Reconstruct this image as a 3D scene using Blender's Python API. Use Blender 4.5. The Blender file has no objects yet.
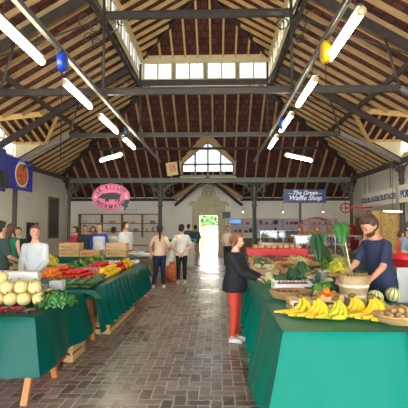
import bpy, bmesh, math, random
from mathutils import Vector as V, Matrix, Euler
random.seed(7)
PI = math.pi
COL = bpy.context.scene.collection
def R(d): return math.radians(d)

# ------------------------------------------------------------------ camera
CAM = V((0, 0, 1.65)); PITCH = math.atan(22/408); YAW = math.atan(13/408)
cam_d = bpy.data.cameras.new('camera'); cam = bpy.data.objects.new('camera', cam_d); COL.objects.link(cam)
cam.location = CAM; cam.rotation_euler = (PI/2 + PITCH, 0, YAW)
cam_d.sensor_width = 36; cam_d.lens = 36; cam_d.clip_end = 300; cam_d.clip_start = .05
bpy.context.scene.camera = cam
CR = Euler((PI/2 + PITCH, 0, YAW)).to_matrix()
def ray(px, py): return CR @ V(((px-204)/408, (204-py)/408, -1))
def tp(px, py, z=.8):           # point on a horizontal surface
    d = ray(px, py); t = (z - CAM.z)/d.z; return CAM + d*t
def at(px, py, Y):              # point at depth Y
    d = ray(px, py); return CAM + d*(Y/d.y)

# ------------------------------------------------------------------ materials
def lin(c):
    return tuple(((x/255)/12.92 if x/255 <= .04045 else ((x/255+.055)/1.055)**2.4) for x in c) + (1,)
MC = {}
def mat(c, rough=.6, metal=0, var=.12, scale=6, bump=0, spec=.5, stretch=None, trans=0, name=None):
    key = (tuple(c), rough, metal, var, scale, bump, spec, stretch, trans)
    if key in MC: return MC[key]
    m = bpy.data.materials.new(name or 'mat_%d_%d_%d' % tuple(c)); m.use_nodes = True
    nt = m.node_tree; b = nt.nodes['Principled BSDF']
    b.inputs['Roughness'].default_value = rough; b.inputs['Metallic'].default_value = metal
    b.inputs['Specular IOR Level'].default_value = spec
    l = lin(c)
    tc = nt.nodes.new('ShaderNodeTexCoord'); mp = nt.nodes.new('ShaderNodeMapping')
    if stretch: mp.inputs['Scale'].default_value = stretch
    n = nt.nodes.new('ShaderNodeTexNoise'); n.inputs['Scale'].default_value = scale; n.inputs['Detail'].default_value = 5
    nt.links.new(tc.outputs['Object'], mp.inputs[0]); nt.links.new(mp.outputs[0], n.inputs['Vector'])
    r = nt.nodes.new('ShaderNodeValToRGB')
    r.color_ramp.elements[0].position = .3; r.color_ramp.elements[1].position = .7
    r.color_ramp.elements[0].color = tuple(x*(1-var) for x in l[:3])+(1,)
    r.color_ramp.elements[1].color = tuple(min(1, x*(1+var)) for x in l[:3])+(1,)
    nt.links.new(n.outputs['Fac'], r.inputs[0]); nt.links.new(r.outputs[0], b.inputs['Base Color'])
    if bump:
        bp = nt.nodes.new('ShaderNodeBump'); bp.inputs['Strength'].default_value = bump; bp.inputs['Distance'].default_value = .02
        nt.links.new(n.outputs['Fac'], bp.inputs['Height']); nt.links.new(bp.outputs[0], b.inputs['Normal'])
    if trans: b.inputs['Transmission Weight'].default_value = trans
    MC[key] = m; return m
def emis(c, s, name):
    m = bpy.data.materials.new(name); m.use_nodes = True; b = m.node_tree.nodes['Principled BSDF']
    b.inputs['Base Color'].default_value = lin(c); b.inputs['Emission Color'].default_value = lin(c); b.inputs['Emission Strength'].default_value = s
    return m
def glass(name='clear_glass', fac=.12, tint=(235, 240, 240)):
    m = bpy.data.materials.new(name); m.use_nodes = True; nt = m.node_tree
    nt.nodes.remove(nt.nodes['Principled BSDF']); o = nt.nodes['Material Output']
    t = nt.nodes.new('ShaderNodeBsdfTransparent'); t.inputs[0].default_value = lin(tint)
    g = nt.nodes.new('ShaderNodeBsdfGlossy'); g.inputs['Roughness'].default_value = .05
    mx = nt.nodes.new('ShaderNodeMixShader'); mx.inputs[0].default_value = fac
    nt.links.new(t.outputs[0], mx.inputs[1]); nt.links.new(g.outputs[0], mx.inputs[2]); nt.links.new(mx.outputs[0], o.inputs[0])
    return m
GLASS = glass('window_glass', .06, (165, 170, 176)); DISPLAY_GLASS = glass('display_glass', .1)

def herringbone():
    m = bpy.data.materials.new('herringbone_pavers'); m.use_nodes = True; nt = m.node_tree; N = nt.nodes; L = nt.links
    b = N['Principled BSDF']
    def mt(op, a, c=None, d=None):
        n = N.new('ShaderNodeMath'); n.operation = op
        for i, x in enumerate((a, c, d)):
            if x is None: continue
            if isinstance(x, (int, float)): n.inputs[i].default_value = x
            else: L.new(x, n.inputs[i])
        return n.outputs[0]
    tc = N.new('ShaderNodeTexCoord'); sp = N.new('ShaderNodeSeparateXYZ')
    nz = N.new('ShaderNodeTexNoise'); nz.inputs['Scale'].default_value = 6; nz.inputs['Detail'].default_value = 2
    L.new(tc.outputs['Object'], nz.inputs['Vector']); L.new(tc.outputs['Object'], sp.inputs[0])
    wob = mt('MULTIPLY', mt('SUBTRACT', nz.outputs['Fac'], .5), .03)
    u = mt('DIVIDE', mt('ADD', mt('ADD', sp.outputs[0], 100), wob), .115); v = mt('DIVIDE', mt('ADD', mt('ADD', sp.outputs[1], 100), wob), .115)
    i = mt('FLOOR', u); j = mt('FLOOR', v); fu = mt('SUBTRACT', u, i); fv = mt('SUBTRACT', v, j)
    mm = mt('MODULO', mt('ADD', mt('SUBTRACT', i, j), 4000), 4)
    def eq(k): return mt('COMPARE', mm, k, .2)
    big = 1.0
    dl = mt('ADD', fu, mt('MULTIPLY', eq(1), big)); dr = mt('ADD', mt('SUBTRACT', 1, fu), mt('MULTIPLY', eq(0), big))
    dt = mt('ADD', mt('SUBTRACT', 1, fv), mt('MULTIPLY', eq(3), big)); db = mt('ADD', fv, mt('MULTIPLY', eq(2), big))
    d = mt('MINIMUM', mt('MINIMUM', dl, dr), mt('MINIMUM', dt, db))
    bi = mt('SUBTRACT', i, eq(1)); bj = mt('SUBTRACT', j, eq(2))
    cb = N.new('ShaderNodeCombineXYZ'); L.new(bi, cb.inputs[0]); L.new(bj, cb.inputs[1])
    wn = N.new('ShaderNodeTexWhiteNoise'); L.new(cb.outputs[0], wn.inputs['Vector'])
    r = N.new('ShaderNodeValToRGB'); e = r.color_ramp.elements
    e[0].color = lin((98, 86, 79)); e[1].color = lin((150, 139, 128)); x = e.new(.5); x.color = lin((122, 109, 100))
    L.new(wn.outputs['Value'], r.inputs[0])
    # fine dirt
    n2 = N.new('ShaderNodeTexNoise'); n2.inputs['Scale'].default_value = 1.1; n2.inputs['Detail'].default_value = 6; L.new(tc.outputs['Object'], n2.inputs['Vector'])
    mr = N.new('ShaderNodeMapRange'); mr.inputs[1].default_value = .3; mr.inputs[2].default_value = .7; mr.inputs[3].default_value = .75; mr.inputs[4].default_value = 1.2
    L.new(n2.outputs['Fac'], mr.inputs[0])
    mul = N.new('ShaderNodeVectorMath'); mul.operation = 'SCALE'; L.new(r.outputs[0], mul.inputs[0]); L.new(mr.outputs[0], mul.inputs['Scale'])
    jr = N.new('ShaderNodeMapRange'); jr.inputs[1].default_value = .03; jr.inputs[2].default_value = .09; L.new(d, jr.inputs[0])
    mix = N.new('ShaderNodeMix'); mix.data_type = 'RGBA'; L.new(jr.outputs[0], mix.inputs[0]); mix.inputs[6].default_value = lin((184, 176, 166)); L.new(mul.outputs[0], mix.inputs[7])
    L.new(mix.outputs[2], b.inputs['Base Color'])
    rr = N.new('ShaderNodeMapRange'); rr.inputs[1].default_value = .35; rr.inputs[2].default_value = .65; rr.inputs[3].default_value = .2; rr.inputs[4].default_value = .42
    L.new(n2.outputs['Fac'], rr.inputs[0]); L.new(rr.outputs[0], b.inputs['Roughness'])
    hh = mt('ADD', mt('MULTIPLY', jr.outputs[0], .6), mt('MULTIPLY', nz.outputs['Fac'], .5))
    bp = N.new('ShaderNodeBump'); bp.inputs['Strength'].default_value = .5; bp.inputs['Distance'].default_value = .006
    L.new(hh, bp.inputs['Height']); L.new(bp.outputs[0], b.inputs['Normal'])
    return m
def tiles():
    m = bpy.data.materials.new('clay_roof_tiles'); m.use_nodes = True; nt = m.node_tree; N = nt.nodes; L = nt.links; b = N['Principled BSDF']
    tc = N.new('ShaderNodeTexCoord'); br = N.new('ShaderNodeTexBrick'); L.new(tc.outputs['UV'], br.inputs['Vector'])
    br.inputs['Scale'].default_value = 1; br.inputs['Brick Width'].default_value = .24; br.inputs['Row Height'].default_value = .3
    br.inputs['Mortar Size'].default_value = .022; br.inputs['Color1'].default_value = lin((74, 36, 32)); br.inputs['Color2'].default_value = lin((104, 52, 44)); br.inputs['Mortar'].default_value = lin((48, 28, 26))
    n = N.new('ShaderNodeTexNoise'); n.inputs['Scale'].default_value = 2.5; L.new(tc.outputs['UV'], n.inputs['Vector'])
    mr = N.new('ShaderNodeMapRange'); mr.inputs[3].default_value = .5; mr.inputs[4].default_value = 1.5; L.new(n.outputs['Fac'], mr.inputs[0])
    mul = N.new('ShaderNodeVectorMath'); mul.operation = 'SCALE'; L.new(br.outputs[0], mul.inputs[0]); L.new(mr.outputs[0], mul.inputs['Scale'])
    L.new(mul.outputs[0], b.inputs['Base Color']); b.inputs['Roughness'].default_value = .8
    bp = N.new('ShaderNodeBump'); bp.invert = True; bp.inputs['Distance'].default_value = .03; L.new(br.outputs['Fac'], bp.inputs['Height']); L.new(bp.outputs[0], b.inputs['Normal'])
    return m
def striped(c1, c2, scale, rough=.55, dirn='X', dist=1.5, prof='SIN', name='striped'):
    m = bpy.data.materials.new(name); m.use_nodes = True; nt = m.node_tree; N = nt.nodes; L = nt.links; b = N['Principled BSDF']
    tc = N.new('ShaderNodeTexCoord'); w = N.new('ShaderNodeTexWave'); w.bands_direction = dirn; w.inputs['Scale'].default_value = scale; w.inputs['Distortion'].default_value = dist; w.inputs['Detail'].default_value = 2
    L.new(tc.outputs['Object'], w.inputs['Vector']); r = N.new('ShaderNodeValToRGB')
    r.color_ramp.elements[0].color = lin(c1); r.color_ramp.elements[1].color = lin(c2); r.color_ramp.elements[0].position = .25; r.color_ramp.elements[1].position = .6
    L.new(w.outputs['Fac'], r.inputs[0]); L.new(r.outputs[0], b.inputs['Base Color']); b.inputs['Roughness'].default_value = rough
    bp = N.new('ShaderNodeBump'); bp.inputs['Distance'].default_value = .006; L.new(w.outputs['Fac'], bp.inputs['Height']); L.new(bp.outputs[0], b.inputs['Normal'])
    return m
def melon_mat(c1, c2, n, name):
    # meridian stripes
    m = bpy.data.materials.new(name); m.use_nodes = True; nt = m.node_tree; N = nt.nodes; L = nt.links; b = N['Principled BSDF']
    tc = N.new('ShaderNodeTexCoord'); sp = N.new('ShaderNodeSeparateXYZ'); L.new(tc.outputs['Object'], sp.inputs[0])
    a = N.new('ShaderNodeMath'); a.operation = 'ARCTAN2'; L.new(sp.outputs[1], a.inputs[0]); L.new(sp.outputs[0], a.inputs[1])
    k = N.new('ShaderNodeMath'); k.operation = 'MULTIPLY'; k.inputs[1].default_value = n; L.new(a.outputs[0], k.inputs[0])
    s = N.new('ShaderNodeMath'); s.operation = 'COSINE'; L.new(k.outputs[0], s.inputs[0])
    nz = N.new('ShaderNodeTexNoise'); nz.inputs['Scale'].default_value = 40; L.new(tc.outputs['Object'], nz.inputs['Vector'])
    ad = N.new('ShaderNodeMath'); ad.operation = 'MULTIPLY_ADD'; ad.inputs[1].default_value = 1.2; L.new(nz.outputs['Fac'], ad.inputs[0]); L.new(s.outputs[0], ad.inputs[2])
    r = N.new('ShaderNodeValToRGB'); e = r.color_ramp.elements; e[0].color = lin(c2); e[1].color = lin(c1); e[0].position = 0.0; e[1].position = .35
    L.new(ad.outputs[0], r.inputs[0]); L.new(r.outputs[0], b.inputs['Base Color']); b.inputs['Roughness'].default_value = .65
    return m

M = dict(
    wall=mat((236, 230, 214), .85, var=.05, scale=1.5), stone=mat((196, 182, 150), .8, var=.1, scale=5, bump=.2),
    cream=mat((226, 208, 158), .7, var=.05), iron=mat((74, 68, 62), .5, .35, var=.2, scale=5), dark=mat((62, 52, 44), .65, var=.2, scale=4),
    rafter=mat((176, 146, 100), .7, var=.14, scale=3), rafter_new=mat((218, 178, 112), .65, var=.12, scale=3),
    rail=mat((138, 134, 128), .4, .4, var=.15), tile=tiles(), floor=herringbone(),
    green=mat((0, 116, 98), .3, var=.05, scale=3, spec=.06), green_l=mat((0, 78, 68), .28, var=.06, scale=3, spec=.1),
    wood=mat((206, 168, 112), .6, var=.15, scale=5, stretch=(1, 6, 6)), trestle=mat((176, 112, 60), .55, var=.15, scale=5, stretch=(6, 6, 1)),
    white=mat((228, 226, 220), .5, var=.03), black=mat((22, 22, 24), .4, var=.1), steel=mat((170, 172, 172), .3, .7, var=.05),
    tube=emis((255, 242, 208), 18, 'fluorescent_tube'), cap=mat((200, 180, 130), .5), blue=mat((28, 62, 170), .35, var=.08), yellow=mat((226, 170, 20), .35, var=.06),
    red=mat((206, 30, 40), .4, var=.06), leaf=mat((52, 108, 40), .45, var=.3, scale=12), leafd=mat((30, 78, 42), .4, var=.2, scale=9),
    leafl=mat((112, 158, 50), .5, var=.3, scale=14), skin=mat((214, 160, 130), .5, var=.05), skin2=mat((196, 140, 108), .5, var=.05),
)

# ------------------------------------------------------------------ mesh builder
class MB:
    def __init__(s): s.v = []; s.f = []; s.uv = {}
    def add(s, vs, fs):
        k = len(s.v); s.v += [V(p) for p in vs]; s.f += [tuple(i+k for i in f) for f in fs]; return s
    def box(s, c, d, rot=None):
        c = V(c); x, y, z = [a/2 for a in d]
        vs = [V((sx*x, sy*y, sz*z)) for sz in (-1, 1) for sy in (-1, 1) for sx in (-1, 1)]
        if rot is not None:
            q = rot if isinstance(rot, Matrix) else Euler(rot).to_matrix(); vs = [q @ p for p in vs]
        return s.add([p+c for p in vs], [(0, 2, 3, 1), (4, 5, 7, 6), (0, 1, 5, 4), (2, 6, 7, 3), (0, 4, 6, 2), (1, 3, 7, 5)])
    def bb(s, a, b):
        a = V(a); b = V(b); return s.box((a+b)/2, [abs(q) for q in (b-a)])
    def beam(s, p, q, w, h, up=(0, 0, 1)):
        p = V(p); q = V(q); d = (q-p); l = d.length; d.normalize(); up = V(up)
        if abs(d.dot(up)) > .99: up = V((0, 1, 0))
        x = d.cross(up).normalized(); z = x.cross(d).normalized()
        return s.box((p+q)/2, (w, l, h), Matrix((x, d, z)).transposed())
    def ibeam(s, p, q, w, h, t=.02, up=(0, 0, 1)):
        p = V(p); q = V(q); d = (q-p).normalized(); up = V(up)
        if abs(d.dot(up)) > .99: up = V((0, 1, 0))
        x = d.cross(up).normalized(); z = x.cross(d).normalized()
        s.beam(p, q, t, h, up); s.beam(p+z*(h/2-t/2), q+z*(h/2-t/2), w, t, up); s.beam(p-z*(h/2-t/2), q-z*(h/2-t/2), w, t, up); return s
    def tube(s, pts, r, n=8, cap=True, flat=1):
        pts = [V(p) for p in pts]; m = len(pts); rs = r if isinstance(r, (list, tuple)) else [r]*m
        k = len(s.v); prev = None
        for i, p in enumerate(pts):
            d = (pts[min(i+1, m-1)] - pts[max(i-1, 0)]).normalized()
            if prev is None:
                a = V((0, 0, 1)) if abs(d.z) < .9 else V((1, 0, 0)); x = d.cross(a).normalized()
            else: x = (prev - d*prev.dot(d)).normalized()
            prev = x; y = d.cross(x)
            for j in range(n):
                t = 2*PI*j/n; s.v.append(p + (x*math.cos(t) + y*math.sin(t)*flat)*rs[i])
        for i in range(m-1):
            for j in range(n):
                a = k+i*n+j; b = k+i*n+(j+1) % n; s.f.append((a, b, b+n, a+n))
        if cap: s.f.append(tuple(k+j for j in range(n))[::-1]); s.f.append(tuple(k+(m-1)*n+j for j in range(n)))
        return s
    def lathe(s, prof, n=16, c=(0, 0, 0), lobes=0, la=0.0, cap=True):
        c = V(c); k = len(s.v)
        for (r, z) in prof:
            for j in range(n):
                t = 2*PI*j/n; q = r*(1+la*math.cos(lobes*t)) if lobes else r
                s.v.append(c+V((q*math.cos(t), q*math.sin(t), z)))
        for i in range(len(prof)-1):
            for j in range(n):
                a = k+i*n+j; b = k+i*n+(j+1) % n; s.f.append((a, b, b+n, a+n))
        if cap: s.f.append(tuple(k+j for j in range(n))[::-1]); e = k+(len(prof)-1)*n; s.f.append(tuple(e+j for j in range(n)))
        return s
    def ell(s, c, r, n=14, m=9, rot=None):
        if isinstance(r, (int, float)): r = (r, r, r)
        c = V(c); k = len(s.v); q = Euler(rot).to_matrix() if rot else None
        def P(p): return (q @ p if q else p)+c
        s.v.append(P(V((0, 0, -r[2]))))
        for i in range(1, m):
            ph = -PI/2+PI*i/m
            for j in range(n):
                t = 2*PI*j/n; s.v.append(P(V((r[0]*math.cos(ph)*math.cos(t), r[1]*math.cos(ph)*math.sin(t), r[2]*math.sin(ph)))))
        s.v.append(P(V((0, 0, r[2])))); e = len(s.v)-1
        for j in range(n): s.f.append((k, k+1+(j+1) % n, k+1+j)); s.f.append((e, e-n+j, e-n+(j+1) % n))
        for i in range(m-2):
            for j in range(n):
                a = k+1+i*n+j; b = k+1+i*n+(j+1) % n; s.f.append((a, b, b+n, a+n))
        return s
    def prism(s, poly, o, ux, uy, t):       # extruded outline, thickness t centred on the plane
        o = V(o); ux = V(ux); uy = V(uy); nn = ux.cross(uy).normalized()*t/2; k = len(poly)
        vs = [o+ux*a+uy*b+nn for a, b in poly]+[o+ux*a+uy*b-nn for a, b in poly]
        return s.add(vs, [tuple(range(k)), tuple(range(k, 2*k))[::-1]]+[(i, i+k, (i+1) % k+k, (i+1) % k) for i in range(k)])
    def ring(s, c, r, t, axis='Y', n=16, a0=0, a1=2*PI):
        pts = []
        for i in range(n+1):
            a = a0+(a1-a0)*i/n
            pts.append(V(c)+(V((math.cos(a), 0, math.sin(a))) if axis == 'Y' else V((0, math.cos(a), math.sin(a))) if axis == 'X' else V((math.cos(a), math.sin(a), 0)))*r)
        return s.tube(pts, t, 6)
    def chain(s, pts, rs, n=12):
        pts = [V(p) for p in pts]
        for i, p in enumerate(pts): s.ell(p, rs[i], n, 8)
        for i in range(len(pts)-1): s.tube([pts[i], pts[i+1]], [rs[i], rs[i+1]], n)
        return s
    def mesh(s, name):
        me = bpy.data.meshes.new(name); me.from_pydata([tuple(p) for p in s.v], [], s.f); me.update(); return me
    def build(s, name, m, parent=None, smooth=False, loc=None, fix=True):
        me = s.mesh(name)
        if fix:
            bm = bmesh.new(); bm.from_mesh(me); bmesh.ops.recalc_face_normals(bm, faces=bm.faces); bm.to_mesh(me); bm.free()
        if smooth: me.polygons.foreach_set('use_smooth', [True]*len(me.polygons))
        me.materials.append(m)
        o = bpy.data.objects.new(name, me); COL.objects.link(o)
        if parent: o.parent = parent
        if loc is not None: o.location = loc
        return o
def tag(o, label, cat, group=None, kind=None):
    o['label'] = label; o['category'] = cat
    if group: o['group'] = group
    if kind: o['kind'] = kind
    return o
def thing(name, label, cat, loc=(0, 0, 0), rz=0, group=None):
    o = bpy.data.objects.new(name, None); COL.objects.link(o); o.location = loc; o.rotation_euler = (0, 0, rz); o.empty_display_size = .1
    return tag(o, label, cat, group)
def struct(o): o['kind'] = 'structure'; return o
def dup(o, loc=None, rot=None, scale=None, label=None, group=None, parent=None):
    c = o.copy(); COL.objects.link(c); c.parent = parent
    if loc is not None: c.location = loc
    if rot is not None: c.rotation_euler = rot
    if scale is not None: c.scale = (scale,)*3 if isinstance(scale, (int, float)) else scale
    if label: c['label'] = label
    if group: c['group'] = group
    for ch in list(KIDS(o)): dup(ch, parent=c)
    return c
def KIDS(o): return o.children
def text_mb(t, size, shear=0, bold=0):
    cu = bpy.data.curves.new('letters', 'FONT'); cu.body = t; cu.size = size; cu.align_x = 'CENTER'; cu.align_y = 'CENTER'; cu.extrude = .004; cu.shear = shear; cu.offset = bold
    o = bpy.data.objects.new('letters', cu); COL.objects.link(o)
    dg = bpy.context.evaluated_depsgraph_get(); me = bpy.data.meshes.new_from_object(o.evaluated_get(dg)); bpy.data.objects.remove(o)
    r = ([v.co.copy() for v in me.vertices], [tuple(p.vertices) for p in me.polygons]); bpy.data.meshes.remove(me); return r
def put_text(mb, t, size, o, ux, uy, shear=0, bold=0, sx=1):
    vs, fs = text_mb(t, size, shear, bold); ux = V(ux); uy = V(uy); n = ux.cross(uy)
    mb.add([V(o)+ux*p.x*sx+uy*p.y+n*p.z for p in vs], fs)

# ------------------------------------------------------------------ the setting
CX = -.45; XL, XR = -8.0, 7.1; YB, YF = 22.0, -5.0; LANX = (-3.0, 2.1); LY = (1.0, 16.0); ZL = 7.2; EZ = 4.27
struct(MB().bb((XL-.3, YF-.3, -.1), (XR+.3, YB+.3, 0)).build('floor', M['floor']))
struct(MB().bb((-60, YB+.31, -.12), (60, 70, -.02)).build('ground', mat((205, 198, 185), .8, var=.05, scale=1)))
# left wall and right wall with a gap for the dormer
def side_wall(name, x, s):
    w = MB(); x2 = x+s*.3
    w.bb((x, YF, 0), (x2, YB+.3, EZ)); w.bb((x, YF, EZ-.01), (x2, 12, EZ+.05)); w.bb((x, 15.8, EZ-.01), (x2, 20.4, EZ+.05))
    return struct(w.build(name, M['wall']))
side_wall('wall_left', XL, -1); side_wall('wall_right', XR, 1)
# back wall with door opening
DX0, DX1, DZ = -.93, .04, 2.22
w = MB(); w.bb((XL, YB, 0), (DX0, YB+.3, 3.9)); w.bb((DX1, YB, 0), (XR, YB+.3, 3.9)); w.bb((DX0, YB, DZ), (DX1, YB+.3, 3.9))
w.prism([(-.5, 3.9), (.5, 3.9), (0, 4.2)], (CX, YB+.15, 0), (1, 0, 0), (0, 0, 1), .3)
struct(w.build('wall_back', M['wall']))
# wall behind the camera: big open arches
w = MB()
for a, b in ((XL, XL+.8), (CX-.3, CX+.3), (XR-.8, XR)): w.bb((a, YF-.3, 0), (b, YF, 4.4))
w.bb((XL, YF-.3, 4.2), (XR, YF, 9.9))
struct(w.build('wall_front', M['wall']))
# roof slopes
def slope(name, O, U, D, poly, mt_r, off=0, gap=.53, rw=.07, rh=.11, u0=None):
    O = V(O); U = V(U); D = V(D).normalized(); N = U.cross(D).normalized()
    if N.z < 0: N = -N
    mb = MB(); k = len(poly); t = .06
    vs = [O+U*u+D*v for u, v in poly]; vs += [p+N*t for p in vs]
    mb.add(vs, [tuple(range(k)), tuple(range(k, 2*k))[::-1]]+[(i, i+k, (i+1) % k+k, (i+1) % k) for i in range(k)])
    o = struct(mb.build(name, M['tile'])); me = o.data; uvl = me.uv_layers.new(name='UVMap')
    for lp in me.loops:
        p = me.vertices[lp.vertex_index].co-O; uvl.data[lp.index].uv = (p.dot(U), p.dot(D))
    us = [p[0] for p in poly]; u = (min(us) if u0 is None else u0)+gap/2
    while u < max(us):
        cr = []
        for i in range(k):
            (a, b), (c, d) = poly[i], poly[(i+1) % k]
            if (a-u)*(c-u) < 0: cr.append(b+(d-b)*(u-a)/(c-a))
        cr.sort()
        for a, b in zip(cr[::2], cr[1::2]):
            if b-a > .25: MB().beam(O+U*u+D*a-N*(rh/2+.005), O+U*u+D*b-N*(rh/2+.005), rw, rh, up=N).build('rafter', mt_r, o)
        u += gap
    return o
L1 = math.hypot(5, 2.93); LL = L1; va, vb = .7577*L1, .505*L1
side = [(-5, 0), (16, 0), (20.4, LL), (15.8, LL), (15.8, va), (13.9, vb), (12, va), (12, LL), (-5, LL)]
sl = slope('ceiling', (LANX[0], 0, ZL), (0, 1, 0), (-5, 0, -2.93), side, M['rafter'])
sr = slope('ceiling', (LANX[1], 0, ZL), (0, 1, 0), (5, 0, -2.93), side, M['rafter'])
# hip slope at the back
HV = math.hypot(6, 4); hk = HV/4     # v per unit z
def hv(z): return (ZL-z)*hk
hz = hv(4.27)
hip = [(-2.55, 0), (2.55, 0), (7.55, hz), (7.55, HV), (1.7, HV), (0, hv(3.87)), (-1.7, HV), (-7.55, HV), (-7.55, hz)]
# window notch of the back dormer is a separate opening: split hip slope in two halves
yw = 20.3; vw = hv(ZL-(yw-16)*.6667); vj = hv(4.78); vr = hv(5.93)
halfR = [(0, 0), (2.55, 0), (7.55, hz), (7.55, HV), (1.7, HV), (0, hv(3.87)), (0, vw), (1.35, vw), (1.35, vj), (0, vr)]
halfL = [(-a, b) for a, b in halfR]
for h in (halfR, halfL): slope('ceiling', (CX, 16, ZL), (1, 0, 0), (0, 6, -4), h, M['rafter'], gap=.53, u0=(0 if h is halfR else -7.95))
for sg in (-1, 1):  # unseen little gable roof, added over the V opening to block leaking sky light
    D_ = V((sg*1.8, 0, -1.08)); slope('ceiling', (CX, 22.3, 4.2), (0, -1, 0), D_, [(0, 0), (2.0, 0), (2.0, D_.length), (0, D_.length)], M['rafter'], gap=.5)
# front part of lantern opening: flat boarded ceiling between the slopes before the lantern
struct(MB().bb((LANX[0], YF, ZL), (LANX[1], LY[0], ZL+.06)).build('ceiling', M['tile']))
# lantern roof
LZ = 8.45; RZ = 9.88; LS = math.hypot(2.55, RZ-LZ)
lp = [(LY[0], LS), (LY[1], LS), (LY[1]-2.55, 0), (LY[0]+2.55, 0)]
slope('ceiling', (CX, 0, RZ), (0, 1, 0), (-2.55, 0, LZ-RZ), lp, M['rafter_new'], gap=.5)
slope('ceiling', (CX, 0, RZ), (0, 1, 0), (2.55, 0, LZ-RZ), lp, M['rafter_new'], gap=.5)
tri = [(0, 0), (2.55, LS), (-2.55, LS)]
slope('ceiling', (CX, LY[1]-2.55, RZ), (1, 0, 0), (0, 2.55, LZ-RZ), tri, M['rafter_new'], gap=.5)
slope('ceiling', (CX, LY[0]+2.55, RZ), (1, 0, 0), (0, -2.55, LZ-RZ), tri, M['rafter_new'], gap=.5)
tr = MB()
for x in LANX:
    s = 1 if x > CX else -1
    tr.beam((x, LY[1], LZ-.08), (CX, LY[1]-2.55, RZ-.1), .09, .16)
tr.beam((CX, LY[0]+2.5, RZ-.08), (CX, LY[1]-2.55, RZ-.08), .08, .16)
struct(tr.build('trim_1', M['dark']))
# lantern walls with their windows
wn = [0]
def lantern_side(name, p, q):
    p = V(p); q = V(q); d = (q-p).normalized(); l = (q-p).length
    mb = MB()
    def strip(z0, z1, t=.1): mb.beam(p+V((0, 0, (z0+z1)/2)), q+V((0, 0, (z0+z1)/2)), t, z1-z0)
    strip(ZL, 7.5); strip(8.2, LZ+.04)
    o = struct(mb.build(name, M['cream']))
    k = round(l/1.25); st = l/k
    for i in range(k):
        wn[0] += 1; fr = MB(); a = p+d*(i*st); b = a+d*st
        for e in (a+d*.04, b-d*.04): fr.beam(e+V((0, 0, 7.5)), e+V((0, 0, 8.2)), .09, .13, up=d)
        c = (a+b)/2; fr.beam(c+V((0, 0, 7.5)), c+V((0, 0, 8.2)), .07, .07, up=d)
        for z in (7.52, 8.18): fr.beam(a+V((0, 0, z)), b+V((0, 0, z)), .06, .05)
        w_ = struct(fr.build('window_%d' % wn[0], M['cream']))
        for (e, f) in ((a+d*.08, c-d*.025), (c+d*.025, b-d*.08)):
            MB().beam(e+V((0, 0, 7.85)), f+V((0, 0, 7.85)), .008, .62).build('pane', GLASS, w_)
lantern_side('wall_lantern_left', (LANX[0], LY[0], 0), (LANX[0], LY[1], 0))
lantern_side('wall_lantern_right', (LANX[1], LY[0], 0), (LANX[1], LY[1], 0))
lantern_side('wall_lantern_back', (LANX[0], LY[1], 0), (LANX[1], LY[1], 0))
lantern_side('wall_lantern_front', (LANX[0], LY[0], 0), (LANX[1], LY[0], 0))
tr = MB()
for x in LANX: tr.ibeam((x, LY[0], ZL-.1), (x, LY[1], ZL-.1), .12, .24)
tr.ibeam((LANX[0], LY[1], ZL-.12), (LANX[1], LY[1], ZL-.12), .12, .2)
struct(tr.build('trim_2', M['iron']))
# hip rafters
tr = MB()
tr.beam((LANX[0], 16, ZL-.2), (XL+.1, 20.35, EZ-.12), .1, .2); tr.beam((LANX[1], 16, ZL-.2), (XR-.1, 20.35, EZ-.12), .1, .2)
struct(tr.build('trim_3', M['dark']))
tr = MB()
for s, x0 in ((-1, LANX[0]), (1, LANX[1])):
    tr.beam((x0+s*2.5, YF, 5.72-.2), (x0+s*2.5, 17.8, 5.72-.2), .09, .14)
    tr.beam((x0+s*4.9, YF, 4.12), (x0+s*4.9, 20.2, 4.12), .12, .16)
tr.beam((CX-5.0, 18.55, 5.4-.2), (CX+5.0, 18.55, 5.4-.2), .08, .12)
tr.bb((XL, YB-.12, 3.0), (CX-1.7, YB, 3.15)); tr.bb((CX+1.7, YB-.12, 3.0), (XR, YB, 3.15))
struct(tr.build('trim_4', M['dark']))
# side dormers
def dormer(s, x):
    xi = x-s*1.22; ins = -s
    z0, zj, zr = EZ, 4.98, 5.72; y0, y1, ym = 12.0, 15.8, 13.9; xr = x-s*2.47
    ck = MB()
    for y in (y0, y1):
        ck.prism([(0, z0), (0, zj), (-s*1.22, zj)], (x, y, 0), (1, 0, 0), (0, 0, 1), .05)
    ck.bb((x, y0, z0-.02), (x+s*.12, y1, z0+.12)); struct(ck.build('wall_dormer_'+('right' if s > 0 else 'left'), M['cream']))
    for (ya, n) in ((y0, 0), (y1, 1)):
        U = V((-s, 0, 0)); D = V((0, ya-ym, zj-zr)); L = D.length
        slope('ceiling', (x, ym, zr), U, D, [(-.15, 0), (2.47, 0), (1.22, L), (-.15, L)], M['rafter_new'], gap=.34, rw=.06, rh=.08)
    vl = MB()
    for ya in (y0, y1): vl.beam((x-s*1.22, ya, zj-.1), (xr, ym, zr-.1), .08, .16); vl.beam((x, ya, zj-.06), (x-s*1.22, ya, zj-.06), .08, .1)
    struct(vl.build('trim_%d' % (6+s), M['rafter_new']))
    wn[0] += 1; fr = MB(); xf = x+s*.06
    for i in range(6):
        y = y0+(y1-y0)*i/5; zt = zj+(zr-zj)*(1-abs(y-ym)/1.9); fr.bb((xf-.03, y-.03, z0), (xf+.03, y+.03, zt))
    for z in (z0+.15, zj-.04): fr.bb((xf-.03, y0, z-.03), (xf+.03, y1, z+.03))
    w_ = struct(fr.build('window_%d' % wn[0], M['cream']))
    MB().prism([(y0, z0), (y1, z0), (y1, zj), (ym, zr), (y0, zj)], (xf, 0, 0), (0, 1, 0), (0, 0, 1), .01).build('pane', GLASS, w_)
dormer(-1, XL); dormer(1, XR)
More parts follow.
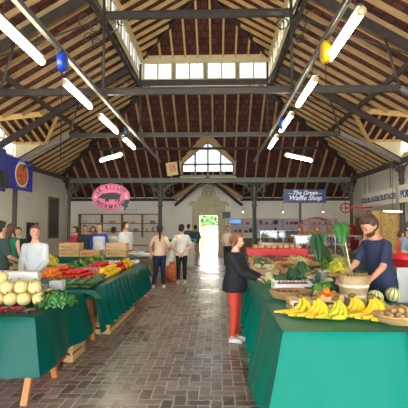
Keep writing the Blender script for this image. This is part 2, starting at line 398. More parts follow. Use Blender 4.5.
# back dormer: gabled window over the door
z0, zj, zr = 4.12, 4.78, 5.93; hw = 1.3
ck = MB()
for s in (-1, 1): ck.prism([(yw, 4.2), (yw, zj), (yw-.9, zj)], (CX+s*1.35, 0, 0), (0, 1, 0), (0, 0, 1), .05)
ck.bb((CX-1.4, yw-.04, 3.86), (CX+1.4, yw+.04, z0+.02)); struct(ck.build('wall_dormer_back', M['cream']))
for s in (-1, 1):
    D = V((s*1.35, 0, zj-zr)); L = D.length
    slope('ceiling', (CX, yw, zr), (0, -1, 0), D, [(-.2, 0), (2.4, 0), (.7, L), (-.2, L)], M['rafter_new'], gap=.3, rw=.06, rh=.07)
wn[0] += 1; fr = MB()
for x in (-1.28, -.64, 0, .64, 1.28):
    zt = zj+(zr-zj)*(1-abs(x)/1.35)-.03; fr.bb((CX+x-.045, yw-.05, z0), (CX+x+.045, yw+.03, zt))
for z in (z0+.03, zj-.05): fr.bb((CX-1.3, yw-.05, z-.05), (CX+1.3, yw+.03, z+.05))
for s in (-1, 1): fr.beam((CX+s*1.33, yw, zj-.03), (CX, yw, zr-.05), .06, .09, up=(0, 0, 1))
w_ = struct(fr.build('window_%d' % wn[0], mat((150, 140, 120), .6)))
MB().prism([(-1.3, z0), (1.3, z0), (1.3, zj), (0, zr-.05), (-1.3, zj)], (CX, yw+.01, 0), (1, 0, 0), (0, 0, 1), .01).build('pane', GLASS, w_)
tr = MB()
for s in (-1, 1): tr.beam((CX, 19.2, 3.92), (CX+s*1.75, 21.4, 2.75), .1, .12)
struct(tr.build('trim_8', M['dark']))

# ------------------------------------------------------------------ iron trusses
XA, XB = -2.57, 1.68; TZ = 4.68; PZ = 3.72; PXA, PXB = -6.75, 6.0
def scroll(mb, c, s, r=.13):
    mb.ring(c, r, .016); mb.ring(V(c)+V((s*r*.2, 0, r*.1)), r*.5, .012, a0=0, a1=4.5)
    mb.ring(V(c)+V((s*r*1.9, 0, r*1.1)), r*1.1, .014, a0=PI*.2, a1=PI*1.5 if s > 0 else PI*1.3)
def bracket(mb, x, y, zt, s, r=.55):
    # quarter arc from the post up to the beam with a ring in the corner
    c = V((x+s*r, y, zt-r)); pts = []
    for i in range(9):
        a = PI/2*i/8; pts.append((c.x-s*r*math.cos(a), y, c.z+r*math.sin(a)))
    mb.tube(pts, .03, 6); mb.ring((x+s*r*.27, y, zt-r*.24), r*.19, .018)
    mb.beam((x+s*.02, y, zt-.02), (x+s*r, y, zt-.02), .05, .04)
def bracket_y(mb, x, y, zt, s, r=.55):
    pts = [(x, y+s*r-s*r*math.cos(PI/2*i/8), zt-r+r*math.sin(PI/2*i/8)) for i in range(9)]
    mb.tube(pts, .03, 6); mb.ring((x, y+s*r*.27, zt-r*.24), r*.19, .018, axis='X')
t0 = thing('roof_truss', 'iron roof truss spanning the hall nearest overhead, its tie beam just above the frame', 'roof truss', (0, 4.7, 0), group='iron roof trusses')
MB().ibeam((-4.95, 0, TZ), (4.05, 0, TZ), .1, .15).build('tie_beam', M['iron'], t0)
MB().ibeam((XA, 0, 6.45), (XB, 0, 6.45), .09, .17).build('collar_beam', M['iron'], t0)
for s, xh, x0, xp, xe in ((-1, XA, LANX[0], PXA, -4.95), (1, XB, LANX[1], PXB, 4.05)):
    MB().beam((x0, 0, ZL-.3), (x0+s*4.85, 0, EZ-.22), .1, .2).build('principal_rafter', M['dark'], t0)
    MB().ibeam((xp, 0, PZ+.05), (xe, 0, TZ), .09, .13).build('strut', M['rail'], t0)
    MB().tube([(xh, 0, TZ), (xh, 0, ZL-.1)], .035).tube([(xh, 0, 6.45), (x0, 0, ZL-.05)], .03).build('hanger', M['iron'], t0, True)
    sc = MB(); scroll(sc, (xh+s*.2, 0, 6.2), s); scroll(sc, (xh-s*.2, 0, 6.2), -s); scroll(sc, (xh+s*.18, 0, 5.85), s, .09); sc.build('scroll', M['iron'], t0, True)
    MB().tube([(xe, 0, TZ), (x0+s*1.6, 0, 6.0)], .03).tube([(x0+s*3.6, 0, 4.92), (xh, 0, 6.4)], .02).build('brace', M['iron'], t0, True)
    MB().lathe([(.13, 0), (.13, .3), (.08, .35), (.075, 3.1), (.11, 3.15), (.08, 3.2), (.12, 3.62)], 12, (xp, 0, 0)).build('post', M['iron'], t0, True)
    br = MB(); bracket(br, xp, 0, PZ-.02, -s, .6); bracket_y(br, xp, 0, PZ-.1, 1); bracket_y(br, xp, 0, PZ-.1, -1); br.build('bracket', M['iron'], t0, True)
dup(t0, (0, 9.0, 0), label='iron roof truss with wide tie beam right across the upper frame, scrolls on its hangers')
dup(t0, (0, 13.4, 0), label='iron roof truss farther down the hall, tie beam behind the hanging tube lights')
# long side beams on the posts
for x, nm in ((PXA, 'left'), (PXB, 'right')):
    b = MB().ibeam((x, YF, PZ+.03), (x, 18.4, PZ+.03), .1, .16).build('side_beam', M['iron'])
    tag(b, 'long iron beam on posts running beside the %s wall' % nm, 'beam')
# the colonnade in front of the back wall
cg = thing('beam_frame', 'iron cross beam in front of the back gable resting on the two columns', 'beam', (0, 18.4, 0))
MB().ibeam((PXA, 0, PZ), (PXB, 0, PZ), .14, .22).build('beam', mat((92, 92, 80), .5, .3), cg)
for x in (XA, XB):
    nm = 'left' if x < 0 else 'right'
    c = thing('iron_column', 'ornate grey green iron column %s' % ('beside the butcher stall, left of the far door' if x < 0 else 'behind the black-clad shopper, right of the far door'), 'column', (x, 18.4, 0))
    mi = mat((84, 86, 74), .5, .3)
    MB().lathe([(.17, 0), (.17, .5), (.12, .6), (.1, .7), (.085, 2.5), (.12, 2.53), (.12, 2.6), (.09, 2.65), (.1, 2.8), (.17, 3.0), (.12, 3.05), (.12, 3.58), (.2, 3.6)], 14).build('shaft', mi, c, True)
    for s in (-1, 1):
        br = MB(); bracket(br, s*.1, 0, 3.58, s, .68); bracket(br, s*.1, 0, 3.54, s, .5); br.ring((s*.36, 0, 3.28), .13, .025); br.build('bracket', mi, c, True)
for s, x in ((-1, PXA), (1, PXB)):
    c = thing('iron_post', 'slender iron post with arched bracket at the %s end of the far cross beam' % ('left' if s < 0 else 'right'), 'column', (x, 18.4, 0))
    MB().lathe([(.12, 0), (.12, .4), (.08, .5), (.07, 3.1), (.12, 3.2), (.09, 3.3), (.12, 3.6)], 12).build('shaft', mat((84, 86, 74), .5, .3), c, True)
    br = MB(); bracket(br, -s*.08, 0, 3.58, -s, .7); br.ring((-s*.3, 0, 3.32), .11, .02); br.build('bracket', mat((84, 86, 74), .5, .3), c, True)
# hoist rails
for x, nm in ((XA, 'left'), (XB, 'right')):
    b = MB().ibeam((x, YF+.2, TZ-.13), (x, 18.3, TZ-.13), .065, .09, .014)
    tag(b.build('rail', M['rail']), 'grey steel rail running down the hall under the %s edge of the lantern' % nm, 'rail')
# hoists / cord reels
def reel(m, label, loc, s=1, cable=2.2):
    o = thing('cable_reel', label, 'cable reel', loc)
    hs = MB(); hs.lathe([(.02, -.08), (.13, -.075), (.165, -.04), (.165, .04), (.13, .075), (.02, .08)], 18)
    hs.v = [V((p.z, p.y, p.x*1.25))*s for p in hs.v]; hs.build('housing', m, o, True)
    MB().ring((0, 0, .2*s), .04*s, .012, axis='X').tube([(0, 0, .22*s), (0, 0, .27*s)], .012).build('hook', M['iron'], o, True)
    MB().tube([(0, 0, -.2*s), (0, 0, -.2*s-cable)], .008, 5).build('cable', M['black'], o)
reel(M['blue'], 'blue cable reel hanging from the left rail near the front lights', (-2.5, 6.4, 4.3), .8, 1.4)
reel(M['yellow'], 'yellow cable reel hanging from the right rail near the front lights', (1.66, 6.15, 4.3), .85, .35)
reel(M['blue'], 'small dark blue reel on the right rail, deeper in the hall', (XB, 10.5, 4.3), .75, .4)
reel(mat((40, 56, 90), .4), 'small navy reel on the left rail above the pig sign', (XA, 11.35, 4.3), .75, .8)

# fluorescent lights
def light_fx(label, p, q, group, zt):
    p = V(p); q = V(q); c = (p+q)/2; d = (q-p).normalized()
    o = thing('tube_light', label, 'ceiling light', c, group=group)
    a, b = p-c, q-c
    MB().tube([a, b], .052, 12).build('diffuser', M['tube'], o, True)
    for e, f in ((a, a-d*.04), (b, b+d*.04)): MB().tube([e, f], .056, 12).build('end_cap', M['cap'], o, True)
    MB().beam(a+V((0, 0, .09)), b+V((0, 0, .09)), .08, .035).build('housing', M['iron'], o)
    for e in (a+d*.2, b-d*.2): MB().tube([e+V((0, 0, .1)), e+V((0, 0, zt-c.z))], .006, 5).build('suspension_wire', M['iron'], o)
LYs = [(4.85, 6.2), (7.13, 8.65), (9.4, 11.0), (11.75, 13.35)]
nml = ['nearest', 'second nearest', 'third', 'farthest']
for i, (a, b) in enumerate(LYs):
    for x, nm in ((-2.75, 'left'), (1.74, 'right')):
        light_fx('long glowing tube light, %s one in the %s row under the roof' % (nml[i], nm), (x, a, 4.23), (x, b, 4.23), 'tube lights in two rows', 4.6)
light_fx('glowing tube light hung crosswise above the pig sign', at(101, 160.5, 14.5), at(121, 155, 13.2), None, 5.0)
light_fx('glowing tube light hung crosswise above the blue shop sign', at(286, 155, 13.6), at(311, 160.5, 14.3), None, 5.0)

# ------------------------------------------------------------------ door surround and back wall fittings
ds = MB()
for x in (DX0-.2, DX1+.2): ds.bb((x-.2, YB-.12, 0), (x+.2, YB, 2.3)); ds.bb((x-.23, YB-.16, 0), (x+.23, YB, .3))
ds.bb((DX0-.4, YB-.14, DZ), (DX1+.4, YB, 2.75)); ds.bb((DX0-.6, YB-.3, 2.75), (DX1+.6, YB, 2.88)); ds.bb((DX0-.5, YB-.22, 2.88), (DX1+.5, YB, 2.98))
dm = CX
pl = [(-.62, 2.98), (.62, 2.98), (.6, 3.12), (.42, 3.16), (.4, 3.4), (.3, 3.62), (.12, 3.76), (0, 3.8), (-.12, 3.76), (-.3, 3.62), (-.4, 3.4), (-.42, 3.16), (-.6, 3.12)]
ds.prism(pl, (dm, YB-.08, 0), (1, 0, 0), (0, 0, 1), .14)
ds.ring((dm, YB-.16, 3.38), .22, .035); ds.ell((dm, YB-.16, 3.38), (.14, .06, .16))
for s in (-1, 1): ds.ring((dm+s*.45, YB-.16, 3.1), .1, .03)
struct(ds.build('door_1', M['stone']))
def crate_mb(w, d, h, slats=3):
    mb = MB(); g = h/slats
    for i in range(slats):
        z = g*i+g*.42
        for y in (-d/2, d/2): mb.box((0, y, z), (w, .012, g*.72))
        for x in (-w/2, w/2): mb.box((x, 0, z), (.012, d, g*.72))
    mb.box((0, 0, .012), (w, d, .012)); return mb
def crate(label, loc, rz=0, w=.5, d=.32, h=.25, slats=3, m=None, group=None, name='wooden_crate'):
    o = thing(name, label, 'crate', loc, rz, group)
    crate_mb(w, d, h, slats).build('slatted_box', m or M['wood'], o)
    for x in (-1, 1):
        for y in (-1, 1): MB().box((x*(w/2-.02), y*(d/2-.02), h/2), (.03, .03, h)).build('corner_post', m or M['wood'], o)
    return o
# shelves
def shelf(label, x0, x1, y, zs, depth, m, ups):
    o = thing('wall_shelf', label, 'shelf', (x0, y, 0))
    for z in zs: MB().bb((0, -depth, z-.02), (x1-x0, 0, z+.02)).build('board', m, o)
    for u in ups: MB().bb((u-x0-.02, -depth, min(zs)-.3), (u-x0+.02, 0, max(zs)+.02)).build('upright', m, o)
    return o
WD = mat((150, 112, 74), .6, var=.15)
shelf('wooden wall shelf behind the butcher stall', XL+.6, -2.95, YB-.02, (1.35, 1.78, 2.28), .38, WD, (-7.4, -6.2, -5.1, -4.0, -2.97))
shelf('pale wall shelf right of the far door', .75, 6.3, YB-.02, (1.3, 1.72, 2.02), .36, mat((190, 176, 160), .6), (.77, 2.1, 3.5, 4.9, 6.28))
LAV = mat((208, 196, 212), .7)
tag(MB().bb((.8, YB-.018, 1.34), (6.2, YB-.004, 1.98)).build('splashback', LAV), 'pale lilac panel behind the right wall shelf', 'panel')
tag(MB().bb((.9, YB-.018, .02), (6.2, YB-.004, 1.0)).build('panelling', mat((120, 96, 76), .6)), 'brown low panel under the right wall shelf', 'panel')
def scatter_goods(x0, x1, y, z, cols, names, grp, lab, cat, step):
    x = x0; k = 0
    while x < x1:
        if any(abs(x-u) < .22 for u in (-7.4, -6.2, -5.1, -4.0, -2.97, .77, 2.1, 3.5, 4.9, 6.28)): x += .05; continue
        w = random.uniform(.12, .26); h = random.uniform(.1, .26); c = random.choice(cols); nm = random.choice(names)
        if nm == 'jar':
            mb = MB().lathe([(w*.3, 0), (w*.35, .02), (w*.35, h*.75), (w*.22, h*.85), (w*.25, h)], 10)
        elif nm == 'loaf':
            mb = MB().ell((0, 0, .07), (w*.6, .1, .07)); mb.ell((w*.15, 0, .09), (w*.3, .08, .06))
        else:
            mb = MB().box((0, 0, h*.4), (w, .2, h*.8)); mb.box((0, 0, h*.83), (w+.015, .21, h*.1))
        o = mb.build(nm, mat(c, .5, var=.1), None, nm != 'box', loc=(x, y, z))
        tag(o, lab[nm], {'jar': 'jar', 'loaf': 'bread', 'box': 'box'}[nm], grp[nm])
        x += w+random.uniform(.05, step); k += 1
pale = [(222, 218, 208), (205, 195, 180), (190, 160, 120), (235, 232, 225), (150, 120, 90)]
G = lambda w: {'box': 'boxes on the '+w, 'jar': 'jars on the '+w, 'loaf': 'loaves on the '+w}
LB = lambda w: {'box': 'small lidded box standing on the '+w, 'jar': 'small jar standing on the '+w, 'loaf': 'brown loaf lying on the '+w}
for z, n in ((1.37, 'lower'), (1.80, 'middle')):
    scatter_goods(-7.2, -3.3, YB-.2, z, pale, ['box', 'jar', 'box'], G(n+' left wall shelf'), LB(n+' board of the left wall shelf'), 'box', .25)
dk = [(90, 62, 44), (150, 90, 50), (190, 140, 80), (60, 50, 50), (200, 60, 50), (120, 80, 60)]
for z, n in ((1.32, 'lower'), (1.74, 'middle')):
    scatter_goods(.95, 6.1, YB-.2, z, dk, ['loaf', 'jar', 'box', 'jar'], G(n+' right wall shelf'), LB(n+' board of the right wall shelf'), 'box', .1)
# things on back wall
o = thing('loudspeaker', 'black loudspeaker box on the back wall right of the stone doorway', 'speaker', (at(226.5, 219, YB-.15).x, YB-.15, 2.06))
MB().box((0, 0, .17), (.42, .28, .34)).build('cabinet', M['black'], o); MB().ring((0, -.15, .17), .12, .015).build('grille', M['iron'], o, True)
o = thing('screen', 'small blue screen on the shelf right of the far door', 'screen', (.95, YB-.32, 1.75))
MB().box((0, 0, .14), (.72, .05, .26)).build('frame', M['black'], o); MB().box((0, -.028, .14), (.64, .006, .2)).build('display', emis((90, 150, 205), .5, 'screen_blue'), o)
o = thing('menu_board', 'white notice board on the wall above the left shelf', 'board', (at(131, 217, YB-.1).x, YB-.1, 2.32))
MB().box((0, 0, .2), (.75, .03, .4)).build('panel', M['white'], o); MB().box((0, -.018, .2), (.8, .01, .02)).build('frame', M['steel'], o)
for px, nmm in ((243, 'left of the blue sign'), (283, 'under the left edge of the blue sign'), (323, 'under the right end of the blue sign')):
    p = at(px, 212, 19.5); o = thing('pendant_lamp', 'small white cone pendant lamp '+nmm, 'lamp', (p.x, p.y, p.z))
    MB().lathe([(.03, .16), (.05, .13), (.15, 0), (.14, 0)], 14, cap=False).build('lamp_shade', mat((210, 205, 195), .4), o, True)
    MB().ell((0, 0, .03), .05).build('bulb', emis((255, 240, 200), 4, 'bulb_glow'), o, True)
    MB().tube([(0, 0, .16), (0, 0, 1.5)], .006, 5).build('cord', M['black'], o)
# left wall window board and extinguisher panel
o = thing('framed_board', 'tall dark framed board on the left wall near the far corner', 'board', (XL+.01, 19.65, 1.05))
MB().bb((0, -.62, 0), (.05, .62, 2.0)).build('frame', mat((120, 104, 70), .5), o); MB().bb((.05, -.5, .1), (.06, .5, 1.9)).build('panel', mat((42, 36, 26), .3, var=.6, scale=9), o)
o = thing('wall_cabinet', 'red and black cabinet on the left wall behind the young seller', 'cabinet', (XL+.01, 17.3, .95))
MB().bb((0, -.42, 0), (.14, .0, .85)).build('black_half', M['black'], o); MB().bb((0, .0, 0), (.15, .42, .85)).build('red_half', M['red'], o)
tag(MB().tube([(XL+.08, 20.9, 0), (XL+.08, 20.9, 3.9)], .045).build('downpipe', mat((190, 184, 170), .5), None, True), 'cream downpipe in the far left corner of the hall', 'pipe')

# ------------------------------------------------------------------ signs
def arc_text(mb, t, c, r, size, a0, a1, top, y, ry=None):
    ry = ry or r; n = len(t)
    for i, chh in enumerate(t):
        if chh == ' ': continue
        a = a0+(a1-a0)*i/(n-1); ca, sa = math.cos(a), math.sin(a)
        tx = V((-ry*0-r*sa, 0, ry*ca)); tx = -tx.normalized() if top else tx.normalized()
        up = V((-tx.z, 0, tx.x))
        vs, fs = text_mb(chh, size, 0, .004)
        mb.add([V((c[0]+r*ca, y, c[1]+ry*sa))+tx*p.x+up*p.y+V((0, -1, 0))*p.z for p in vs], fs)
p = at(111, 197, 13.9)
o = thing('pig_sign', 'pink oval butcher sign with black pig reading LE BILLOT NORMAND', 'sign', p)
W2, H2 = .655, .46
def oval(a, b, n=40): return [(a*math.cos(2*PI*i/n), b*math.sin(2*PI*i/n)) for i in range(n)]
MB().prism(oval(W2, H2), (0, 0, 0), (1, 0, 0), (0, 0, 1), .04).build('board', mat((226, 112, 146), .5, var=.04), o)
rg = MB(); rg.tube([(a, -.025, b) for a, b in oval(W2-.03, H2-.03)+[oval(W2-.03, H2-.03)[0]]], .007, 5); rg.tube([(a, -.025, b) for a, b in oval(.45, .265)+[oval(.45, .265)[0]]], .005, 5)
rg.build('border_line', M['black'], o)
lt = MB(); arc_text(lt, 'LE BILLOT', (0, 0), .53, .17, R(152), R(32), True, -.024, .345); arc_text(lt, 'NORMAND', (0, 0), .53, .17, R(213), R(327), False, -.024, .345)
lt.build('lettering', M['black'], o)
pig = [(-.42, .0), (-.38, .03), (-.34, .05), (-.3, .1), (-.27, .14), (-.24, .1), (-.15, .13), (0, .145), (.15, .15), (.25, .13), (.31, .09), (.35, .12), (.37, .09), (.335, .06), (.33, -.02), (.3, -.06), (.31, -.1), (.3, -.17), (.25, -.17), (.25, -.1), (.22, -.07), (.2, -.12), (.19, -.17), (.15, -.17), (.15, -.07), (.05, -.09), (-.06, -.09), (-.06, -.17), (-.1, -.17), (-.12, -.1), (-.14, -.17), (-.19, -.17), (-.19, -.07), (-.26, -.06), (-.31, -.05), (-.36, -.04), (-.42, -.04)]
MB().prism(pig, (0, -.03, 0), (1, 0, 0), (0, 0, 1), .02).build('pig_silhouette', M['black'], o)
st = MB()
for s in (-1, 1): st.prism([((.06 if i % 2 == 0 else .026)*math.sin(PI*i/5), (.06 if i % 2 == 0 else .026)*math.cos(PI*i/5)) for i in range(10)], (s*.53, -.026, 0), (1, 0, 0), (0, 0, 1), .008)
st.build('star', M['white'], o)
MB().tube([(.1, 0, .45), (.1, 0, TZ-p.z-.05)], .008, 5).tube([(-.3, 0, .4), (-.3, 0, TZ-p.z-.05)], .006, 5).build('suspension_wire', M['black'], o)
mb = MB().bb((.44, -.1, -.36), (.6, .02, -.2)); mb.bb((.5, -.1, -.22), (.64, .02, -.1)); mb.tube([(.52, -.04, -.36), (.5, -.04, -.46)], .03)
o2 = mb.build('spotlight', M['black'], None, loc=p+V((0, -.08, 0))); tag(o2, 'small black spotlight clamped at the lower right of the pig sign', 'spotlight')
# blue sign
a = at(283.5, 189.5, 15.5); b = at(326, 203, 15.5)
o = thing('shop_sign', 'dark blue hanging shop sign with white script lettering', 'sign', ((a.x+b.x)/2, 15.5, b.z))
hw_, hh_ = (b.x-a.x)/2, a.z-b.z
MB().bb((-hw_, -.03, 0), (hw_, .03, hh_)).build('board', mat((24, 42, 92), .4, var=.04), o)
lt = MB(); put_text(lt, 'The Green', .21, (0, -.032, hh_*.74), (1, 0, 0), (0, 0, 1), .35, .004); put_text(lt, 'Waffle Shop', .25, (0, -.032, hh_*.36), (1, 0, 0), (0, 0, 1), .35, .005)
lt.bb((-hw_*.8, -.036, hh_*.69), (-hw_*.5, -.03, hh_*.71)); lt.bb((hw_*.5, -.036, hh_*.69), (hw_*.8, -.03, hh_*.71)); lt.build('lettering', mat((205, 210, 222), .5), o)
MB().tube([(0, 0, hh_), (0, 0, 2.2)], .01, 5).tube([(.55, 0, hh_), (.55, 0, 2.3)], .006, 5).build('suspension_wire', M['black'], o)
tag(MB().bb((-.04, -.04, 0), (.04, .04, 2.9)).build('support_post', M['black'], None, loc=((a.x+b.x)/2-.1, 15.9, 0)), 'thin black post standing behind the blue hanging sign', 'post')
# fish stall signs on the right
def side_sign(x, y0, y1, z0, z1, txt, label, size):
    o = thing('fish_stall_sign', label, 'sign', (x, (y0+y1)/2, z0))
    h = (y1-y0)/2; MB().bb((0, -h, 0), (.05, h, z1-z0)).build('board', mat((214, 208, 192), .6, var=.05), o)
    lt = MB(); put_text(lt, txt, size, (-.006, 0, (z1-z0)*.45), (0, -1, 0), (0, 0, 1), 0, .008, sx=.92); lt.build('lettering', mat((44, 62, 120), .5), o)
    MB().tube([(.02, -h*.8, z1-z0), (.02, -h*.8, PZ-z0)], .012, 5).tube([(.02, h*.8, z1-z0), (.02, h*.8, PZ-z0)], .012, 5).build('suspension_rod', M['iron'], o)
side_sign(5.85, 13.65, 16.6, 2.4, 2.93, 'COQUILLAGES&CRUSTACES', 'long white fish stall sign reading COQUILLAGES&CRUSTACES in blue', .27)
side_sign(5.85, 11.6, 13.3, 2.4, 2.95, 'POISSONS', 'white fish stall sign reading POISSONS, cut by the right frame edge', .34)
# blue dish banner
o = thing('banner', 'blue banner with a round photo of a cooked dish high on the left', 'banner', (-6.52, 0, 0))
MB().bb((-.01, 12.35, 2.83), (.01, 14.15, 3.87)).build('cloth', mat((22, 34, 140), .45, var=.1), o)
cc = V((.012, 13.35, 3.36))
MB().prism(oval(.46, .42), cc, (0, 1, 0), (0, 0, 1), .012).build('plate', mat((214, 196, 176), .5), o)
MB().prism(oval(.4, .36), cc+V((.006, 0, 0)), (0, 1, 0), (0, 0, 1), .012).build('dish_photo', mat((160, 78, 36), .5, var=.7, scale=14), o)
lt = MB()
for i in range(9): lt.box(cc+V((.0, .36*math.cos(R(140-12*i))*1.2, .36*math.sin(R(140-12*i))*1.3)), (.01, .05, .07))
lt.bb((.0, cc.y-.35, 2.93), (.014, cc.y+.35, 2.99)); lt.build('lettering', mat((90, 130, 200), .5), o)
o2 = MB().bb((-.02, 11.2, 2.7), (.02, 12.3, 4.0)).build('banner_sheet', mat((20, 30, 120), .4), None, loc=(-6.52, 0, 0)); tag(o2, 'plain blue banner at the left frame edge beside the dish banner', 'banner')
tag(MB().bb((-.12, -.15, 0), (.12, .15, .5)).build('hanging_speaker', M['black'], None, loc=(-6.3, 11.7, 2.75)), 'black box speaker hanging before the blue banner at the frame edge', 'speaker')
# small picture on the cross beam
o = thing('poster', 'small yellow poster propped on the cross beam left of the gable window', 'poster', at(172, 175.5, 18.35))
MB().box((0, 0, .3), (.5, .03, .6), (0, R(-8), 0)).build('sheet', mat((216, 190, 120), .6, var=.2), o); MB().box((0.02, -.02, .34), (.3, .01, .35), (0, R(-8), 0)).build('picture', mat((196, 140, 110), .6, var=.5, scale=10), o)

# ------------------------------------------------------------------ market tables and cloths
def trestle(loc, rz, h=.75, half=.32, w=1.0, label='', group=None, sp=.6):
    o = thing('trestle', label, 'trestle', loc, rz, group)
    for x in (-1, 1):
        for y in (-1, 1): MB().beam((x*sp/2, y*half, 0), (x*sp/2, y*.05, h), .05, .06, up=(1, 0, 0)).build('leg', M['trestle'], o)
    MB().box((0, 0, h-.02), (sp+.1, .1, .05)).build('top_rail', M['trestle'], o)
    for x in (-1, 1): MB().beam((x*sp/2, -half*.72, h*.28), (x*sp/2, half*.72, h*.28), .04, .05, up=(0, 0, 1)).build('brace', M['trestle'], o)
    return o
def cloth(label, x0, x1, y0, y1, z, drops, m, flare=.1, folds=7, amp=.012, top=None, group=None):
    """rectangular top with hanging sides; drops = (left, front, right, back) lengths"""
    mb = MB(); nx = max(6, int((x1-x0)/.06)); ny = max(6, int((y1-y0)/.06))
    # perimeter hanging strips
    def strip(p, q, n, drop, out, ca, cb):
        if drop <= 0: return
        p = V(p); q = V(q); rows = 9; k = len(mb.v)
        l = (q-p).length; ph = random.uniform(0, 6)
        for r in range(rows+1):
            t = r/rows
            for i in range(n+1):
                s = i/n; b = p.lerp(q, s)
                wv = math.sin(s*l*folds+ph)*amp*t*3+math.sin(s*l*folds*2.3+ph*2)*amp*t*1.2
                wv *= min(1, s*l/.15, (1-s)*l/.15); F_o = flare*t**1.2+amp*3.6*t+.006*min(1, t*6)
                off = out*(F_o+wv)
                cr = (p-q).normalized()*((1-min(1, s*l/.25))*F_o*ca)+(q-p).normalized()*((1-min(1, (1-s)*l/.25))*F_o*cb)
                rr = .012; dz = drop*t
                mb.v.append(b+off+cr+V((0, 0, -dz+math.sin(s*l*4+ph)*.012*t)))
        for r in range(rows):
            for i in range(n):
                a = k+r*(n+1)+i; mb.f.append((a, a+1, a+n+2, a+n+1))
    L_, F_, R_, B_ = drops
    nX = max(8, nx); nY = max(8, ny)
    top_ = [(x0+(x1-x0)*i/nX, y0, z) for i in range(nX)]+[(x1, y0+(y1-y0)*i/nY, z) for i in range(nY)]+[(x1-(x1-x0)*i/nX, y1, z) for i in range(nX)]+[(x0, y1-(y1-y0)*i/nY, z) for i in range(nY)]
    mb.add(top_, [tuple(range(len(top_)))])
    strip((x0, y0, z), (x1, y0, z), max(8, nx), F_, V((0, -1, 0)), 1 if L_ > 0 else 0, 1 if R_ > 0 else 0)
    strip((x0, y1, z), (x0, y0, z), max(8, ny), L_, V((-1, 0, 0)), 1 if B_ > 0 else 0, 1 if F_ > 0 else 0)
    strip((x1, y0, z), (x1, y1, z), max(8, ny), R_, V((1, 0, 0)), 1 if F_ > 0 else 0, 1 if B_ > 0 else 0)
    strip((x1, y1, z), (x0, y1, z), max(8, nx), B_, V((0, 1, 0)), 1 if R_ > 0 else 0, 1 if L_ > 0 else 0)
    o = mb.build('tablecloth', m, None, True, fix=False)
    bm = bmesh.new(); bm.from_mesh(o.data); bmesh.ops.remove_doubles(bm, verts=bm.verts, dist=.002); bmesh.ops.recalc_face_normals(bm, faces=bm.faces)
    tf = max(bm.faces, key=lambda f: f.calc_area())
    if tf.normal.z < 0: bmesh.ops.reverse_faces(bm, faces=bm.faces)
    for f in bm.faces: f.smooth = f is not tf
    bm.to_mesh(o.data); bm.free()
    md = o.modifiers.new('th', 'SOLIDIFY'); md.thickness = .004; md.offset = -1
    bv = o.modifiers.new('bv', 'BEVEL'); bv.width = .014; bv.segments = 3; bv.angle_limit = R(40)
    return tag(o, label, 'tablecloth', group)
def table(label, x0, x1, y0, y1, z, legs=True, name='table'):
    o = thing(name, label, 'table', ((x0+x1)/2, (y0+y1)/2, 0))
    w, d = x1-x0, y1-y0
    MB().box((0, 0, z-.02), (w, d, .03)).build('tabletop', M['wood'], o)
    return o, w, d
# left near table
T1 = (-4.2, -1.70, 3.8, 5.2); T2 = (-2.75, -1.62, 5.4, 9.3)
for (X0, X1, Y0, Y1), lab in ((T1, 'melon table at the near left, board on trestles'), (T2, 'long vegetable table at left behind the melons')):
    table(lab, X0+.01, X1-.01, Y0+.01, Y1-.01, .793)
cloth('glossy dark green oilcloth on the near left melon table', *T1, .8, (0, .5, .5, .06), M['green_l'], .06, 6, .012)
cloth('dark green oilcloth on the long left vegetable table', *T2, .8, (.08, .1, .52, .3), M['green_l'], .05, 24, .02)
trestle((-2.0, 4.15, 0), 0, .76, .36, label='orange brown trestle under the near right end of the melon table', sp=.45)
trestle((-3.3, 4.3, 0), 0, .76, .34, label='trestle under the left part of the melon table', sp=.45)
trestle((-1.95, 5.75, 0), 0, .76, .22, label='wooden trestle under the near end of the vegetable table', sp=.3)
trestle((-2.1, 8.8, 0), 0, .76, .3, label='wooden trestle under the far end of the vegetable table', sp=.5)
# wooden crates under
crate('pale slatted crate standing under the melon table beside the trestle', (-1.9, 5.2, 0), R(90), .46, .3, .34, 3)
crate('slatted crate stacked upright under the near end of the vegetable table', (-2.38, 5.75, 0), R(90), .5, .3, .5, 4)
for i, y in enumerate((6.55, 7.2, 7.85)):
    crate(['pale crate on the floor under the vegetable table, nearest of the row', 'pale crate on the floor under the vegetable table, middle of the row', 'pale crate on the floor under the vegetable table, farthest of the row'][i], (-1.82, y, 0), R(90), .56, .36, .2, 2, group='crates under the vegetable table')
o = thing('wheeled_tub', 'red plastic tub on casters under the melon table', 'tub', (-1.95, 4.73, 0))
MB().box((0, 0, .26), (.3, .34, .36)).box((0, 0, .45), (.33, .37, .03)).build('bin', M['red'], o)
for x in (-1, 1):
    for y in (-1, 1): MB().ring((x*.11, y*.13, .04), .025, .014, axis='X').build('caster', M['black'], o, True)
MB().box((.155, 0, .3), (.006, .1, .1)).build('sticker', M['white'], o)
# right tables
T3 = (.53, 1.52, 3.36, 4.72); T3b = (1.525, 2.9, 3.3, 4.66); T4 = (.56, 1.75, 4.76, 8.2)
for (X0, X1, Y0, Y1), lab in ((T3, 'front fruit table at right under the banana bunches'), (T3b, 'front table at the right frame edge under the kiwi basket'), (T4, 'side table running along the aisle on the right')):
    o, w_, d_ = table(lab, X0+.01, X1-.01, Y0+.01, Y1-.01, .793)
    for x in (-1, 1):
        for y in (-1, 1): MB().box((x*(w_/2-.06), y*(d_/2-.06), .385), (.05, .05, .77)).build('leg', M['trestle'], o)
cloth('bright teal green oilcloth hanging to the floor under the bananas', *T3, .8, (.74, .76, 0, 0), M['green'], .14, 5, .012)
cloth('bright teal green oilcloth at the right frame edge under the kiwi basket', *T3b, .8, (0, .76, .7, 0), M['green'], .05, 5, .01)
cloth('dark green oilcloth along the aisle beside the black-clad shopper', *T4, .8, (.76, 0, .06, .3), M['green'], .06, 26, .018)

